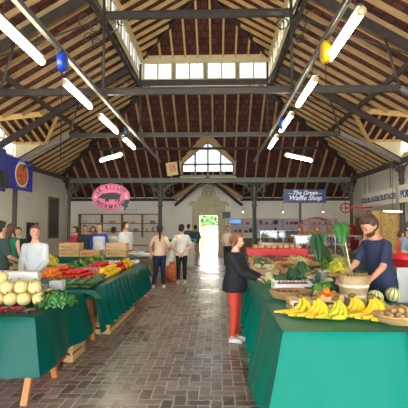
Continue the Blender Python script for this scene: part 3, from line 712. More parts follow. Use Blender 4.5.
# ------------------------------------------------------------------ produce
FR = random.Random(3)
used = set()
def place(proto, loc, rot=(0, 0, 0), scale=1, label=None, group=None):
    if proto.name not in used:
        used.add(proto.name); proto.location = loc; proto.rotation_euler = rot; proto.scale = (scale,)*3
        if label: proto['label'] = label
        return proto
    return dup(proto, loc, rot, scale, label, group)
def fruit(name, label, cat, group, prof, m, n=14, lobes=0, la=0, stem=None, sm=None):
    b = MB().lathe(prof, n, lobes=lobes, la=la).build(name, m, None, True)
    tag(b, label, cat, group)
    if stem: s = MB().tube([(0, 0, stem[0]), (.004, 0, stem[0]+stem[1]*.6), (.01, 0, stem[0]+stem[1])], [stem[2], stem[2]*.7, stem[2]*.9], 6).build('stem', sm or M['leafd'], b, True)
    return b
def ballprof(r, sq=1, n=8, dent=0):
    return [(max(.001, r*math.cos(-PI/2+PI*i/n)), r*sq*math.sin(-PI/2+PI*i/n)-(dent*r*(i == n))) for i in range(n+1)]
cant = fruit('melon', 'pale netted melon in the pile on the near left table', 'melon', 'netted melons on the near left table', ballprof(.085, .95), melon_mat((224, 196, 132), (196, 176, 110), 10, 'netted_melon'), 20, 10, .02, (.078, .02, .008))
mp = [(6, 297), (20, 299), (34, 297), (47, 296), (-6, 298), (1, 288), (24, 288.5), (37, 289), (49, 288), (13, 291), (60, 289)]
mel_xy = []
for (y_, z_, xs_) in ((4.33, .872, (-2.5, -2.35, -2.2, -2.05, -1.9)), (4.48, .872, (-2.45, -2.3, -2.15, -2.0)), (4.41, .985, (-2.43, -2.28, -2.12, -1.97)), (4.63, .872, (-2.5, -2.35, -2.2, -2.05, -1.9)), (4.55, .985, (-2.35, -2.2, -2.05)), (4.44, 1.09, (-2.36, ))):
    for x_ in xs_: place(cant, (x_+FR.uniform(-.012, .012), y_+FR.uniform(-.012, .012), z_+FR.uniform(-.004, .006)), (FR.uniform(-.7, .7), FR.uniform(-.7, .7), FR.uniform(0, 6)), FR.uniform(.84, .89))
# raspberries punnets on near-left
rasp = mat((190, 28, 62), .45, var=.3, scale=40)
for i, px in enumerate((-12, 2, 16)):
    q = tp(px, 313.5); o = thing('punnet', ['punnet of red berries at the left frame edge of the melon table', 'punnet of red berries in front of the melons, middle one', 'punnet of red berries in front of the melons, nearest the parsley'][i], 'punnet', (q.x, q.y+.06, .805), 0, 'red berry punnets')
    MB().lathe([(.07, 0), (.085, .045), (.088, .045), (.07, .004)], 4, cap=True).build('tray', glass('punnet_plastic', .15), o)
    b = MB()
    for k in range(28): b.ell((FR.uniform(-.045, .045), FR.uniform(-.045, .045), .018+.02*(k > 14)), .012, 7, 5)
    bo = b.build('berries', rasp, o, True); bo['kind'] = 'stuff'
q = tp(24, 315); o = thing('punnet', 'clear punnet of dark berries beside the red ones on the melon table', 'punnet', (q.x+.05, q.y+.05, .805))
MB().lathe([(.065, 0), (.08, .04), (.083, .04), (.065, .004)], 4).build('tray', glass('punnet_plastic2', .2), o)
b = MB()
for k in range(24): b.ell((FR.uniform(-.04, .04), FR.uniform(-.04, .04), .018), .011, 7, 5)
bo = b.build('berries', mat((110, 30, 44), .4), o, True); bo['kind'] = 'stuff'
# leafy heaps
def leafy(name, label, cat, loc, rx, ry, rz_, n, ls, m, group=None, stems=None, up=.5, seed=0):
    rr = random.Random(seed+int(loc[0]*97)); mb = MB()
    mb.ell((0, 0, rz_*.3), (rx*.6, ry*.6, rz_*.35), 10, 6)
    for i in range(n):
        t = rr.uniform(0, 2*PI); ph = rr.uniform(.0, 1)**.7*PI/2
        rad = rr.uniform(.65, 1.0)
        p = V((rx*math.sin(ph)*math.cos(t), ry*math.sin(ph)*math.sin(t), rz_*math.cos(ph)))*rad+V((0, 0, .01))
        nrm = (V((p.x, p.y, p.z*up+.02)).normalized()+V((rr.uniform(-.6, .6), rr.uniform(-.6, .6), rr.uniform(-.4, .6)))).normalized()
        a = nrm.cross(V((rr.uniform(-1, 1), rr.uniform(-1, 1), .3))).normalized(); c = nrm.cross(a)
        s = ls*rr.uniform(.6, 1.2); k = len(mb.v)
        mb.v += [p-a*s, p-a*s*.3+c*s*.55+nrm*s*.15, p+a*s*.5+c*s*.4, p+a*s+nrm*s*-.2, p+a*s*.5-c*s*.4, p-a*s*.3-c*s*.55+nrm*s*.15, p+nrm*s*.1]
        for j in range(6): mb.f.append((k+j, k+(j+1) % 6, k+6))
    o = mb.build(name, m, None, False, loc=loc, fix=False); return tag(o, label, cat, group)
q = tp(55, 306); leafy('parsley_bunch', 'big bunch of flat parsley at the corner of the melon table', 'herbs', (q.x, q.y+.02, .805), .23, .2, .15, 900, .022, M['leaf'])
q = tp(44, 291); leafy('herb_bunch', 'low bunch of green herbs behind the parsley beside the label box', 'herbs', (-1.85, 4.72, .805), .2, .16, .07, 350, .02, M['leafd'])
# vegetables on the long table: trays
def raised(x, y): return .8
zuc = MB().tube([(0, -.09, 0), (0, -.07, 0), (0, 0, .004), (0, .07, 0), (0, .085, 0)], [.01, .027, .033, .027, .012], 9).build('courgette', mat((52, 84, 40), .35, var=.35, scale=30), None, True)
tag(zuc, 'dark green courgette at the near aisle corner of the vegetable table', 'courgette', 'courgettes in rows')
MB().tube([(0, .085, 0), (0, .11, .004)], [.01, .007], 6).build('stem', M['leafl'], zuc, True)
for l_ in range(2):
    for r in range(9-l_):
        for c in range(6):
            x = -2.56+c*.155+l_*.05+FR.uniform(-.01, .01); y = 5.5+r*.058+l_*.03
            place(zuc, (x, y, .826+l_*.045), (0, 0, R(75)+FR.uniform(-.15, .15)), FR.uniform(.78, .86))
tom = fruit('tomato', 'round red tomato on the long vegetable table', 'tomato', 'tomatoes on the vegetable table', ballprof(.036, .82, dent=.2), mat((206, 44, 28), .25, var=.12), 12, 5, .02, (.024, .012, .003), M['leafd'])
cnt = 0
def field(proto, x0, x1, y0, y1, step, z, layers=1, rot=True, sc=(.9, 1.05), skip=0.0, lab=None, grp=None, drop=.75):
    for l in range(layers):
        xs = int((x1-x0-l*step)/step); ys = int((y1-y0-l*step)/step)
        for i in range(xs+1):
            for j in range(ys+1):
                if FR.random() < skip: continue
                x = x0+l*step/2+i*step+(j % 2)*step*.15+FR.uniform(-.08, .08)*step; y = y0+l*step/2+j*step+FR.uniform(-.08, .08)*step
                place(proto, (x, y, z+l*step*drop), (FR.uniform(-.4, .4), FR.uniform(-.4, .4), FR.uniform(0, 6)) if rot else (0, 0, 0), FR.uniform(*sc), lab, grp)
# heaps of small orange peppers / carrots
org = fruit('orange_pepper', 'small orange pepper beside the courgettes on the vegetable table', 'pepper', 'orange peppers on the vegetable table', [(.005, -.035), (.02, -.03), (.03, 0), (.032, .022), (.02, .035), (.006, .03)], mat((236, 120, 20), .3, var=.1), 12, 4, .08, (.03, .02, .004))
field(org, -2.68, -2.42, 6.12, 6.5, .075, .84, 3, skip=.05)
field(tom, -2.34, -1.98, 6.12, 6.75, .074, .832, 3, skip=.06)
field(tom, -2.36, -2.0, 7.25, 8.0, .074, .832, 3, skip=.06)
field(tom, -2.68, -2.44, 6.62, 7.1, .074, .832, 3, skip=.06)
redp = fruit('red_pepper', 'red pepper in the middle row of the vegetable table', 'pepper', 'red peppers on the vegetable table', [(.005, -.05), (.028, -.042), (.04, 0), (.044, .03), (.028, .048), (.008, .04)], mat((190, 24, 24), .25, var=.15), 12, 4, .08, (.04, .025, .005))
field(redp, -1.9, -1.72, 7.5, 7.95, .098, .852, 2, skip=.1)
redd = fruit('radish', 'pink and white radish in the middle of the vegetable table', 'radish', 'radishes on the vegetable table', ballprof(.026, 1.15), mat((216, 130, 140), .35, var=.3), 10, stem=(.026, .03, .003))
field(redd, -2.34, -2.0, 6.86, 7.15, .056, .832, 3, skip=.1)
yel = fruit('yellow_pepper', 'yellow pepper along the aisle side of the vegetable table', 'pepper', 'yellow peppers on the vegetable table', [(.005, -.05), (.028, -.042), (.04, 0), (.044, .03), (.028, .048), (.008, .04)], mat((240, 186, 20), .3, var=.1), 12, 4, .08, (.04, .025, .005))
field(yel, -1.9, -1.72, 6.5, 7.4, .098, .852, 2, skip=.08); field(yel, -1.9, -1.72, 8.05, 8.6, .098, .852, 2, skip=.08)
for r in range(7):
    for l_ in range(2): place(zuc, (-1.82, 6.08+r*.058+l_*.03, .826+l_*.045), (0, 0, R(80)+FR.uniform(-.2, .2)), .82)
garl = fruit('garlic_bulb', 'white garlic bulb heaped in the middle of the vegetable table', 'garlic', 'garlic and onions on the vegetable table', [(.012, -.028), (.03, -.015), (.034, 0), (.022, .02), (.008, .034), (.005, .05)], mat((226, 208, 206), .5, var=.15), 12, 8, .05)
field(garl, -2.35, -2.0, 8.1, 8.75, .075, .83, 2, skip=.1)
turn = fruit('turnip', 'white and violet turnip at the far end of the vegetable table', 'turnip', 'turnips at the far end', [(.002, -.06), (.012, -.04), (.04, -.01), (.045, .015), (.03, .035), (.01, .04)], mat((222, 206, 196), .45, var=.2), 12, stem=(.038, .04, .006))
field(turn, -1.98, -1.72, 8.72, 9.2, .1, .862, 1)
for i, (x, y) in enumerate([(-2.58, 7.36), (-2.6, 7.67), (-2.6, 7.98), (-2.6, 8.3), (-2.6, 8.62), (-2.6, 8.95)]):
    leafy('lettuce', 'green lettuce head along the inner edge of the vegetable table', 'lettuce', (x, y, .805), .17, .17, .2, 200, .05, M['leafl'] if i % 2 else M['leaf'], 'lettuces along the inner edge', seed=i)
for i, (x, y) in enumerate([(-2.3, 8.98), (-2.12, 9.15)]):
    leafy('herb_bunch', ['curly green herb bunch at the far end of the vegetable table', 'second herb bunch at the far aisle corner of the vegetable table'][i], 'herbs', (x, y, .805), .1, .1, .1, 150, .03, M['leaf'])
# yellow courgette flowers behind
for i, (px, py, yy) in enumerate([(48, 262, 8.2), (55, 259, 8.4), (64, 257, 9.2)]):
    pass
o, w_, d_ = table('low side table with flowers behind the young seller', -4.45, -3.0, 7.75, 8.6, .86)
for x in (-1, 1):
    for y in (-1, 1): MB().box((x*.62, y*.35, .42), (.05, .05, .84)).build('leg', M['trestle'], o)
for i, (x, y, m_) in enumerate([(-4.1, 7.95, M['leaf']), (-3.72, 7.98, mat((226, 214, 60), .5, var=.2)), (-3.3, 8.0, mat((226, 214, 60), .5, var=.2)), (-3.95, 8.35, M['leafl']), (-3.5, 8.38, M['leaf'])]):
    leafy('flower_bunch', ['leafy bunch at the left end of the table behind the young seller', 'bunch of yellow flowers right behind the young seller', 'bunch of yellow flowers at the right end of the low table', 'pale green bunch at the back of the low table', 'dark leafy bunch at the back right of the low table'][i], 'flowers', (x, y, .875), .17, .17, .2, 220, .035, m_, seed=i)

# scales
def scales(label, loc, rz, s=1):
    o = thing('shop_scales', label, 'scales', loc, rz)
    m = mat((206, 206, 198), .4, var=.03)
    MB().box((0, 0, .05), (.4, .34, .08)).build('body', m, o); MB().box((0, 0, .115), (.42, .32, .012)).build('weighing_plate', M['steel'], o)
    MB().box((0, .2, .2), (.5, .06, .24), (R(-12), 0, 0)).build('display_head', m, o); MB().box((0, .165, .24), (.3, .01, .07), (R(-12), 0, 0)).build('display', mat((60, 70, 60), .3), o)
    MB().box((0.0, -.15, .055), (.36, .05, .03), (R(20), 0, 0)).build('keypad', mat((120, 120, 116), .5), o)
q = tp(27, 290, .8); scales('white shop scales in front of the young seller', (-2.33, 4.98, .8), R(178))
bx = MB().box((0, 0, .09), (.15, .14, .18)).build('printer', mat((198, 200, 196), .4), None, loc=(-1.97, 5.02, .8)); tag(bx, 'white price label box beside the shop scales', 'box')
# bananas -----------------------------------------------------------
BM = mat((222, 180, 34), .42, var=.2, scale=22); BG = mat((186, 184, 40), .42, var=.25, scale=16)
def banana_bunch(label, loc, rz, k, s=1, m=BM, spread=.5, tilt=0):
    o = thing('banana_bunch', label, 'bananas', loc, rz, 'banana bunches')
    top = V((.02, .06, .15))*s
    for i in range(k):
        f = i/(k-1)-.5; pts = []; rs = []
        a0, a1 = R(40), R(-108-14*f)
        for j in range(12):
            t = j/11; th = a0+(a1-a0)*t
            x = (.132-.03*f)*(math.cos(th)-math.cos(a0))+f*(.03+.135*t); z = top.z/s+.088*(math.sin(th)-math.sin(a0))-abs(f)*.015-f*.018*t
            y = top.y/s-t*.07-f*.09*t-f*.03
            pts.append(V((x+.02, y, max(z, .023)+.006*(i % 2)))*s)
            rs.append((.0075, .009, .014, .019, .0215, .0225, .0225, .022, .0205, .0175, .012, .006)[j]*s)
        bo = MB().tube(pts, rs, 7).build('banana', m, o, True)
        MB().ell(pts[-1], .0068*s, 6, 4).build('tip', mat((70, 56, 30), .7), bo, True)
    MB().ell(top, (.034*s, .022*s, .02*s), 8, 6).build('crown', mat((96, 78, 40), .7), o, True)
    return o
bl = [('banana bunch nearest the aisle corner of the right table, two fingers to the left', 298, 317, 0, 3, 1.0, BM), ('second banana bunch from the aisle, before the white banana box', 314, 320, 8, 4, 1.02, BM), ('third banana bunch from the aisle, greener and before the orange crate', 333, 321, -5, 4, 1.0, BG),
      ('banana bunch left of the tall basket foot, slightly higher', 352, 318, 5, 4, 1.05, BM), ('largest banana bunch in front of the tall basket', 371, 322, 0, 5, 1.15, BM), ('greenish banana bunch right of the tall basket, touching the kiwi basket', 385, 319, 60, 4, .95, BG)]
for lb, px, py, rz, k, s, m_ in bl:
    q = tp(px, py); banana_bunch(lb, (q.x+.025, q.y+.04, .8), R(rz), k, s*1.18, m_, .62)
# baskets -----------------------------------------------------------
def weave(c1, c2, sc=60): return striped(c1, c2, sc, .7, 'Z', .4, name='wicker')
q = tp(357, 305); BK = V((q.x, q.y+.1, .8))
o = thing('tall_basket', 'tall woven straw basket with pale bands behind the bananas', 'basket', BK)
MB().lathe([(.13, 0), (.135, .02), (.15, .15), (.165, .29), (.172, .3), (.165, .302), (.158, .29), (.14, .1), (.12, .02)], 28).build('basket_body', weave((176, 140, 90), (226, 198, 150), 26), o, True)
for z, rr in ((.09, .1445), (.2, .1565)): MB().lathe([(rr, z-.018), (rr+.004, z-.016), (rr+.0065, z+.016), (rr+.003, z+.018)], 28, cap=False).build('pale_band', mat((226, 208, 176), .7, var=.1, scale=40), o, True)
MB().ring((0, 0, .3), .166, .012, 'Z', 28).build('rim', mat((176, 140, 90), .7, var=.3, scale=60), o, True)
def shallow(label, loc, r, h, m, sx=1, rz=0):
    o = thing('wicker_basket', label, 'basket', loc, rz)
    b = MB().lathe([(r*.7, 0), (r*.8, .01), (r*.97, h*.6), (r, h), (r*.94, h), (r*.88, h*.5), (r*.66, .02)], 28)
    b.v = [V((p.x*sx, p.y, p.z)) for p in b.v]; b.build('basket_body', m, o, True)
    rg = MB().ring((0, 0, h), r*.97, .011, 'Z', 28); rg.v = [V((p.x*sx, p.y, p.z)) for p in rg.v]; rg.build('rim', mat((190, 150, 92), .65, var=.3, scale=50), o, True)
    return o
q = tp(404, 327); KB = V((q.x+.02, q.y+.16, .8))
shallow('round wicker basket of kiwis at the right frame edge', KB, .21, .075, weave((176, 130, 74), (222, 186, 128), 40))
kiwi = MB().ell((0, 0, 0), (.033, .028, .028), 12, 8).build('kiwi', mat((168, 134, 86), .85, var=.25, scale=40), None, True); tag(kiwi, 'brown fuzzy kiwi heaped in the round basket', 'kiwi', 'kiwis in the round basket')
for ly, (zz, rad) in enumerate(((.035, .15), (.078, .17), (.118, .11))):
    st = .063
    for i in range(-3, 4):
        for j in range(-3, 4):
            x = i*st+(ly % 2)*.03; y = j*st+(ly % 2)*.03
            if math.hypot(x, y) < rad-(.02 if ly < 1 else 0): place(kiwi, KB+V((x, y, zz)), (FR.uniform(0, 1), FR.uniform(0, 1), FR.uniform(0, 6)), FR.uniform(.9, 1.02))
lm = melon_mat((216, 208, 150), (120, 138, 80), 10, 'striped_melon')
for i, (px, py) in enumerate(((378.5, 306), (396.5, 303))):
    q = tp(px, py); b = MB().lathe(ballprof(.084, .92), 30, lobes=10, la=.03).build('melon', lm, None, True, loc=(q.x, q.y+.08, .878))
    b.rotation_euler = (.2, .15, .3*i); tag(b, ['striped pale green melon right of the tall basket', 'striped pale green melon behind the kiwi basket'][i], 'melon', 'striped melons'); MB().tube([(0, 0, .07), (.01, 0, .1)], .008, 6).build('stem', M['leafd'], b)
# boxes on right table
q0 = tp(291, 312); q1 = tp(319, 312)
o = thing('banana_box', 'pale wooden box with a blue and white label behind the bananas', 'box', ((q0.x+q1.x)/2, q0.y+.15, .8))
w_ = q1.x-q0.x; crate_mb(w_, .24, .12, 2).build('box_body', M['wood'], o); MB().box((-.0, -.131, .055), (w_*.9, .006, .1)).build('label_panel', mat((206, 196, 176), .6), o)
MB().box((-.03, -.136, .065), (w_*.55, .004, .045)).build('blue_label', mat((44, 70, 130), .4), o); MB().ell((.05, -.137, .05), (.03, .003, .03)).build('round_label', M['white'], o, True)
q0 = tp(321, 312); q1 = tp(344, 312); OB = V(((q0.x+q1.x)/2, q0.y+.16, .8)); w_ = q1.x-q0.x
crate('pale slatted crate under the orange crate behind the bananas', OB, 0, w_, .3, .09, 1)
OB = OB+V((0, 0, .092)); crate('shallow wooden crate of oranges left of the tall basket', OB, 0, w_, .3, .07, 1)
orng = fruit('orange', 'orange in the shallow crate left of the tall basket', 'orange', 'oranges in the crate', ballprof(.036, .95), mat((240, 120, 20), .45, var=.08, scale=60), 14)
field(orng, OB.x-w_/2+.05, OB.x+w_/2-.04, OB.y-.1, OB.y+.11, .073, .93, 2, sc=(.95, 1.0), drop=.8)
q = tp(312, 299); 
sh = thing('wicker_basket', 'low long wicker basket at the aisle edge behind the banana box', 'basket', (.86, 4.85, .803), R(0))
b = MB().lathe([(.15, 0), (.17, .01), (.2, .06), (.21, .1), (.195, .1), (.18, .05), (.14, .015)], 28); b.v = [V((p.x*1.2, p.y*.9, p.z)) for p in b.v]; b.build('basket_body', weave((160, 124, 76), (214, 180, 126), 40), sh, True)
pk = fruit('red_apple', 'dark red apple lying in the low long wicker basket', 'apple', 'apples in the low basket', ballprof(.036, .9, dent=.25), mat((160, 40, 44), .3, var=.3), 12, stem=(.024, .02, .002), sm=M['black'])
field(pk, .72, 1.0, 4.76, 4.96, .076, .86, 1, sc=(.95, 1.0))
cr = thing('wooden_crate', 'white painted crate of radishes near the shopper', 'crate', (1.02, 5.5, .803))
crate_mb(.55, .34, .13, 1).build('box_body', M['white'], cr)
rad = fruit('radish', 'small red radish in the white crate', 'radish', 'radishes in the white crate', ballprof(.022, 1.1), mat((186, 30, 62), .35), 10, stem=(.02, .02, .003))
field(rad, .8, 1.24, 5.38, 5.62, .05, .845, 2, sc=(.95, 1.05))
wm = melon_mat((48, 82, 44), (24, 46, 28), 9, 'dark_watermelon')
q = tp(286, 282); b = MB().lathe(ballprof(.12, .95, 10), 26).build('watermelon', wm, None, True, loc=(1.13, 6.1, .915)); b.rotation_euler = (.8, 0, .3); tag(b, 'dark green watermelon behind the white radish crate', 'watermelon'); MB().tube([(0, 0, .11), (.01, 0, .14)], .007, 6).build('stem', M['leaf'], b)
cau = MB()
for k in range(60):
    t, ph = FR.uniform(0, 2*PI), FR.uniform(0, PI/2); cau.ell((.06*math.sin(ph)*math.cos(t), .06*math.sin(ph)*math.sin(t), .03+.05*math.cos(ph)), .018, 6, 5)
for i, (x, y) in enumerate([(.78, 6.1), (.8, 6.4), (1.4, 6.25), (1.62, 6.0), (.85, 6.75), (1.15, 6.6)]):
    o = thing('cauliflower', 'white cauliflower in green leaves on the aisle side table', 'cauliflower', (x, y, .803), i, 'cauliflowers on the side table')
    cau.build('curd', mat((222, 212, 178), .6, var=.06), o, True)
    l = leafy('leaves', '', '', (0, 0, 0), .1, .1, .05, 40, .045, M['leafl'], seed=i); l.parent = o
    for kx in ('label', 'category'): del l[kx]
tm2 = tom
for i, (x, y) in enumerate([(1.35, 5.95), (1.43, 5.93), (1.39, 5.86), (1.33, 5.8), (1.46, 5.83)]):
    place(tom, (x, y, .833), (0, 0, i), 1.0, 'loose red tomato beside the dark watermelon on the aisle table', 'tomatoes beside the watermelon')
# lettuce & dark leaves behind the banana box
leafy('lettuce', 'big bright green lettuce behind the banana box', 'lettuce', (1.27, 4.98, .803), .17, .16, .16, 260, .05, mat((92, 150, 52), .45, var=.3), seed=4)
leafy('lettuce', 'darker green lettuce next to the bright one', 'lettuce', (1.52, 5.3, .803), .15, .15, .12, 200, .05, M['leafd'], seed=5)
for i, (x, y, c, n) in enumerate([(1.62, 4.95, (120, 70, 80), 'purple'), (1.5, 5.65, (200, 190, 150), 'pale')]):
    leafy('chicory_heap', n+' chicory heap on the aisle side table', 'chicory', (x, y, .803), .13, .12, .09, 160, .035, mat(c, .5, var=.3), seed=i+8)
# broad leaf outline
def big_leaf(mb, base, tip, wdt, nrm, notch=True):
    base = V(base); tip = V(tip); d = tip-base; L = d.length; d.normalize(); nrm = V(nrm); sd = d.cross(nrm).normalized(); nrm = sd.cross(d)
    prof = [(-.12, .25), (-.05, .55), (.1, .82), (.25, 1), (.31, .45 if notch else .98), (.38, .98), (.5, .38 if notch else .85), (.56, .85), (.68, .3 if notch else .6), (.8, .52), (.9, .25), (1, 0)]
    for s in (-1, 1):
        pts = [base]+[base+d*L*a+sd*s*wdt*b-nrm*(.12*wdt*b+.1*L*a*a) for a, b in prof]
        mid = [base+d*L*max(0, a)-nrm*.1*L*a*a for a, b in prof]
        k = len(mb.v); mb.v += pts[1:]+mid; n = len(prof)
        for i in range(n-1): mb.f.append((k+i, k+i+1, k+n+i+1, k+n+i))
def leaf_obj(parent, base, tip, w, nrm, m, notch=True):
    mb = MB(); big_leaf(mb, base, tip, w, nrm, notch); o = mb.build('leaf', m, parent, True, fix=False)
    md = o.modifiers.new('th', 'SOLIDIFY'); md.thickness = .002; return o
# plant in the tall basket: lobed leaf on a long stem, bamboo cane
pb = BK+V((0, 0, .26)); pln = thing('leafy_plant', 'split leaf plant rising from the tall straw basket', 'plant', pb)
lf = at(341, 224, BK.y+.05)-pb; lt_ = at(343, 243, BK.y-.05)-pb
MB().tube([(0.02, 0, -.2), (-.03, 0, .1), (-.13, 0, .4), lf+V((.03, 0, .02)), lf], .006, 6).build('stem', M['leaf'], pln, True)
leaf_obj(pln, lf, lt_, .105, (-.1, -1, .2), mat((46, 104, 40), .45, var=.25, scale=20))
MB().tube([(.03, .02, -.2), (-.09, .02, .5)], .007, 6).build('bamboo_cane', mat((214, 190, 140), .5), pln, True)
for i in range(9):
    a = FR.uniform(0, 6.28); r_ = FR.uniform(.05, .12)
    MB().tube([(0, 0, -.1), (math.cos(a)*r_*.8, math.sin(a)*r_*.8, .06), (math.cos(a)*r_*1.7, math.sin(a)*r_*1.6, .1)], [.004, .004, .001], 5).build('leek_leaf', M['leaf'], pln, True)
# second plant behind, standing on table 4
pp = V((1.62, 6.35, .803)); pl2 = thing('potted_plant', 'potted plant with hanging dark broad leaves on the aisle side table', 'plant', pp)
MB().lathe([(.07, 0), (.1, .16), (.105, .16), (.09, .14)], 16).build('pot', mat((210, 206, 196), .5), pl2, True)
for (a, b, wd, m_) in ((at(316, 235, 6.3), at(320, 262, 6.1), .1, M['leafd']), (at(325, 233, 6.4), at(322, 243, 6.3), .055, mat((70, 110, 90), .4)), (at(322, 246, 6.5), at(330, 262, 6.3), .07, M['leafd']), (at(301, 262, 6.0), at(304, 275, 5.9), .07, M['leafd'])):
    a = a-pp; b = b-pp
    MB().tube([(0, 0, .1), (a.x*.5, a.y*.5, a.z*.7), a], .006, 5).build('stem', M['leaf'], pl2, True); leaf_obj(pl2, a, b, wd, (0, -1, .2), m_, False)
o = thing('herb_pot', 'dark leafed basil plant standing before the lettuce', 'plant', (1.14, 5.2, .803))
MB().lathe([(.035, 0), (.05, .08), (.045, .08)], 12).build('pot', M['black'], o, True)
for i in range(7):
    a = i*.9; c = V((math.cos(a)*.05, math.sin(a)*.04, .14+.02*i)); leaf_obj(o, c, c+V((math.cos(a)*.08, math.sin(a)*.05-.02, .02)), .035, (0, -.5, 1), M['leafd'], False)

# ------------------------------------------------------------------ people
def remesh(mb, vox, name, m, parent, it=4):
    me = mb.mesh('tmp'); ob = bpy.data.objects.new('tmp', me); COL.objects.link(ob)
    r = ob.modifiers.new('r', 'REMESH'); r.mode = 'VOXEL'; r.voxel_size = vox; r.use_smooth_shade = True
    s = ob.modifiers.new('s', 'SMOOTH'); s.factor = .5; s.iterations = it
    dg = bpy.context.evaluated_depsgraph_get(); nm = bpy.data.meshes.new_from_object(ob.evaluated_get(dg))
    bpy.data.objects.remove(ob); bpy.data.meshes.remove(me); nm.name = name
    nm.materials.clear(); nm.materials.append(m); nm.polygons.foreach_set('use_smooth', [True]*len(nm.polygons))
    o = bpy.data.objects.new(name, nm); COL.objects.link(o); o.parent = parent; return o
def person(label, loc, face, h=1.7, top=(200, 200, 200), bottom=(40, 42, 60), hair=(60, 40, 28), skin='skin', style='short', sleeve=1, hem=.82, loose=1.0, lean=0, head=(0, 0),
           hands=None, elbows=None, shoes=(225, 222, 215), apron=None, beard=False, stance=.09, vox=.016, wid=1.0, low='trousers', legs=None, top_rough=.8, extras=None):
    """face = degrees, 0 looks towards the camera (-Y). hands: (left, right) wrist positions in local space"""
    s = h/1.7; root = thing('person', label, 'person', loc, R(face)); S = M[skin]
    Lr = Matrix.Rotation(R(lean), 3, 'X')     # positive leans forward (-Y)
    piv = V((0, 0, .92))
    def up(p): return (Lr @ (V(p)-piv)+piv)
    hx, hz_ = head; Hm = Matrix.Rotation(R(hz_), 3, 'Z') @ Matrix.Rotation(R(hx), 3, 'X')
    hp = V((0, .0, 1.50))
    def hd(p): return up(hp+Hm @ (V(p)-hp))
    hands = hands or ((.27, -.05, .83), (-.27, -.05, .83))
    sh = [up((.163*wid, 0, 1.355)), up((-.163*wid, 0, 1.355))]
    wr = [V(q) for q in hands]; el = []
    for i in (0, 1):
        if elbows and elbows[i]: el.append(V(elbows[i]))
        else:
            d = wr[i]-sh[i]; l = min(d.length, .52); 
            if d.length > .52: wr[i] = sh[i]+d.normalized()*.52; d = wr[i]-sh[i]
            mid = (sh[i]+wr[i])/2; b = math.sqrt(max(.0, .27**2-(l/2)**2)); pole = V((.35*(1 if i == 0 else -1), .6, -.8)); dn = d.normalized(); pole = (pole-dn*pole.dot(dn)).normalized(); el.append(mid+pole*b)
    def Sc(mb): mb.v = [p*s for p in mb.v]; return mb
    def torso(mb, infl, z0, z1, bell=0):
        prof = [(.80, .15, .10), (.88, .168, .115), (.95, .165, .112), (1.05, .14, .098), (1.15, .142, .102), (1.25, .158, .11), (1.33, .163, .104), (1.375, .142, .088), (1.42, .09, .07), (1.455, .062, .06)]
        pr = [q for q in prof if z0-.001 <= q[0] <= z1+.001]
        n = 20; k = len(mb.v)
        for (z, a, b) in pr:
            for j in range(n):
                t = 2*PI*j/n; e = infl*(1 if z < 1.4 else .5)+bell*max(0, 1.2-z)
                mb.v.append(up(((a*wid+e)*math.cos(t), (b*wid**.5+e)*math.sin(t)+(.01 if z > 1.2 else 0), z)))
        for i in range(len(pr)-1):
            for j in range(n): a = k+i*n+j; b = k+i*n+(j+1) % n; mb.f.append((a, b, b+n, a+n))
        mb.f.append(tuple(k+j for j in range(n))[::-1]); e = k+(len(pr)-1)*n; mb.f.append(tuple(e+j for j in range(n)))
    lg = legs or [((stance, -.01, .48), (stance+.005, .02, .085)), ((-stance, -.01, .48), (-stance-.005, .02, .085))]
    b = MB(); torso(b, 0, .8, 1.46); b.chain([up((0, .01, 1.42)), hd((0, 0, 1.53))], [.06, .052])
    b.ell(hd((0, -.005, 1.61)), (.079, .098, .106)); b.ell(hd((0, -.032, 1.553)), (.06, .068, .062)); b.chain([hd((0, -.095, 1.602)), hd((0, -.116, 1.578))], [.012, .016], 8)
    b.ell(hd((0, -.083, 1.525)), (.022, .018, .016), 8, 6)
    for q in (-1, 1): b.ell(hd((q*.077, .012, 1.588)), (.012, .02, .028), 8, 6)
    for i, q in enumerate((1, -1)):
        kn, an = [V(x) for x in lg[i]]; b.chain([(q*.085, 0, .87), kn, an], [.088, .056, .04]); b.chain([an+V((0, .0, -.02)), an+V((q*.02, -.13, -.05))], [.036, .026])
        b.chain([sh[i], el[i], wr[i]], [.05*wid, .038, .026])
        d = (wr[i]-el[i]).normalized(); sd = V((1, 0, 0)); sd = (sd-d*sd.dot(d)).normalized(); nn = d.cross(sd)
        for f_ in range(4):
            o_ = sd*((f_-1.5)*.017); ln = (.062, .072, .068, .052)[f_]; a_ = wr[i]+d*.08+o_; 
            b.chain([wr[i]+d*.02+o_*.8, a_, a_+d*ln*.5+V((0, 0, -.012)), a_+d*ln*.8+V((0, -.0, -.035))], [.016, .0125, .0095, .008], 8)
        th = wr[i]+d*.03; tq = -q; b.chain([th, th+sd*tq*.032+d*.03, th+sd*tq*.045+d*.06], [.015, .011, .009], 8)
    body = remesh(Sc(b), vox, 'body', S, root)
    # top garment
    g = MB(); torso(g, .014*loose+.006, hem, 1.43, .05*(loose-1) if loose > 1 else 0)
    for i in (0, 1):
        if sleeve >= 2: g.chain([sh[i], el[i], wr[i]-(wr[i]-el[i]).normalized()*.02], [.052*wid+.006*loose, .046+.006*loose, .034+.006*loose])
        elif sleeve >= 1: g.chain([sh[i], sh[i].lerp(el[i], .75)], [.055*wid+.004*loose, .052*wid+.004*loose])
        elif sleeve > 0: g.ell(sh[i], .058*wid)
    remesh(Sc(g), max(vox, .012), 'top', mat(top, top_rough, var=.08, scale=9, bump=.3), root)
    g = MB()
    if low == 'trousers' or low == 'shorts':
        torso(g, .012, .8, 1.05)
        for i, q in enumerate((1, -1)):
            kn, an = [V(x) for x in lg[i]]
            if low == 'shorts': g.chain([(q*.085, 0, .87), kn+V((0, 0, .05))], [.1, .08])
            else: g.chain([(q*.085, 0, .87), kn, an+V((0, 0, .05))], [.1, .068, .052])
    else:
        g.lathe([(.26, .38), (.24, .6), (.18, .9), (.14, 1.05)], 20)
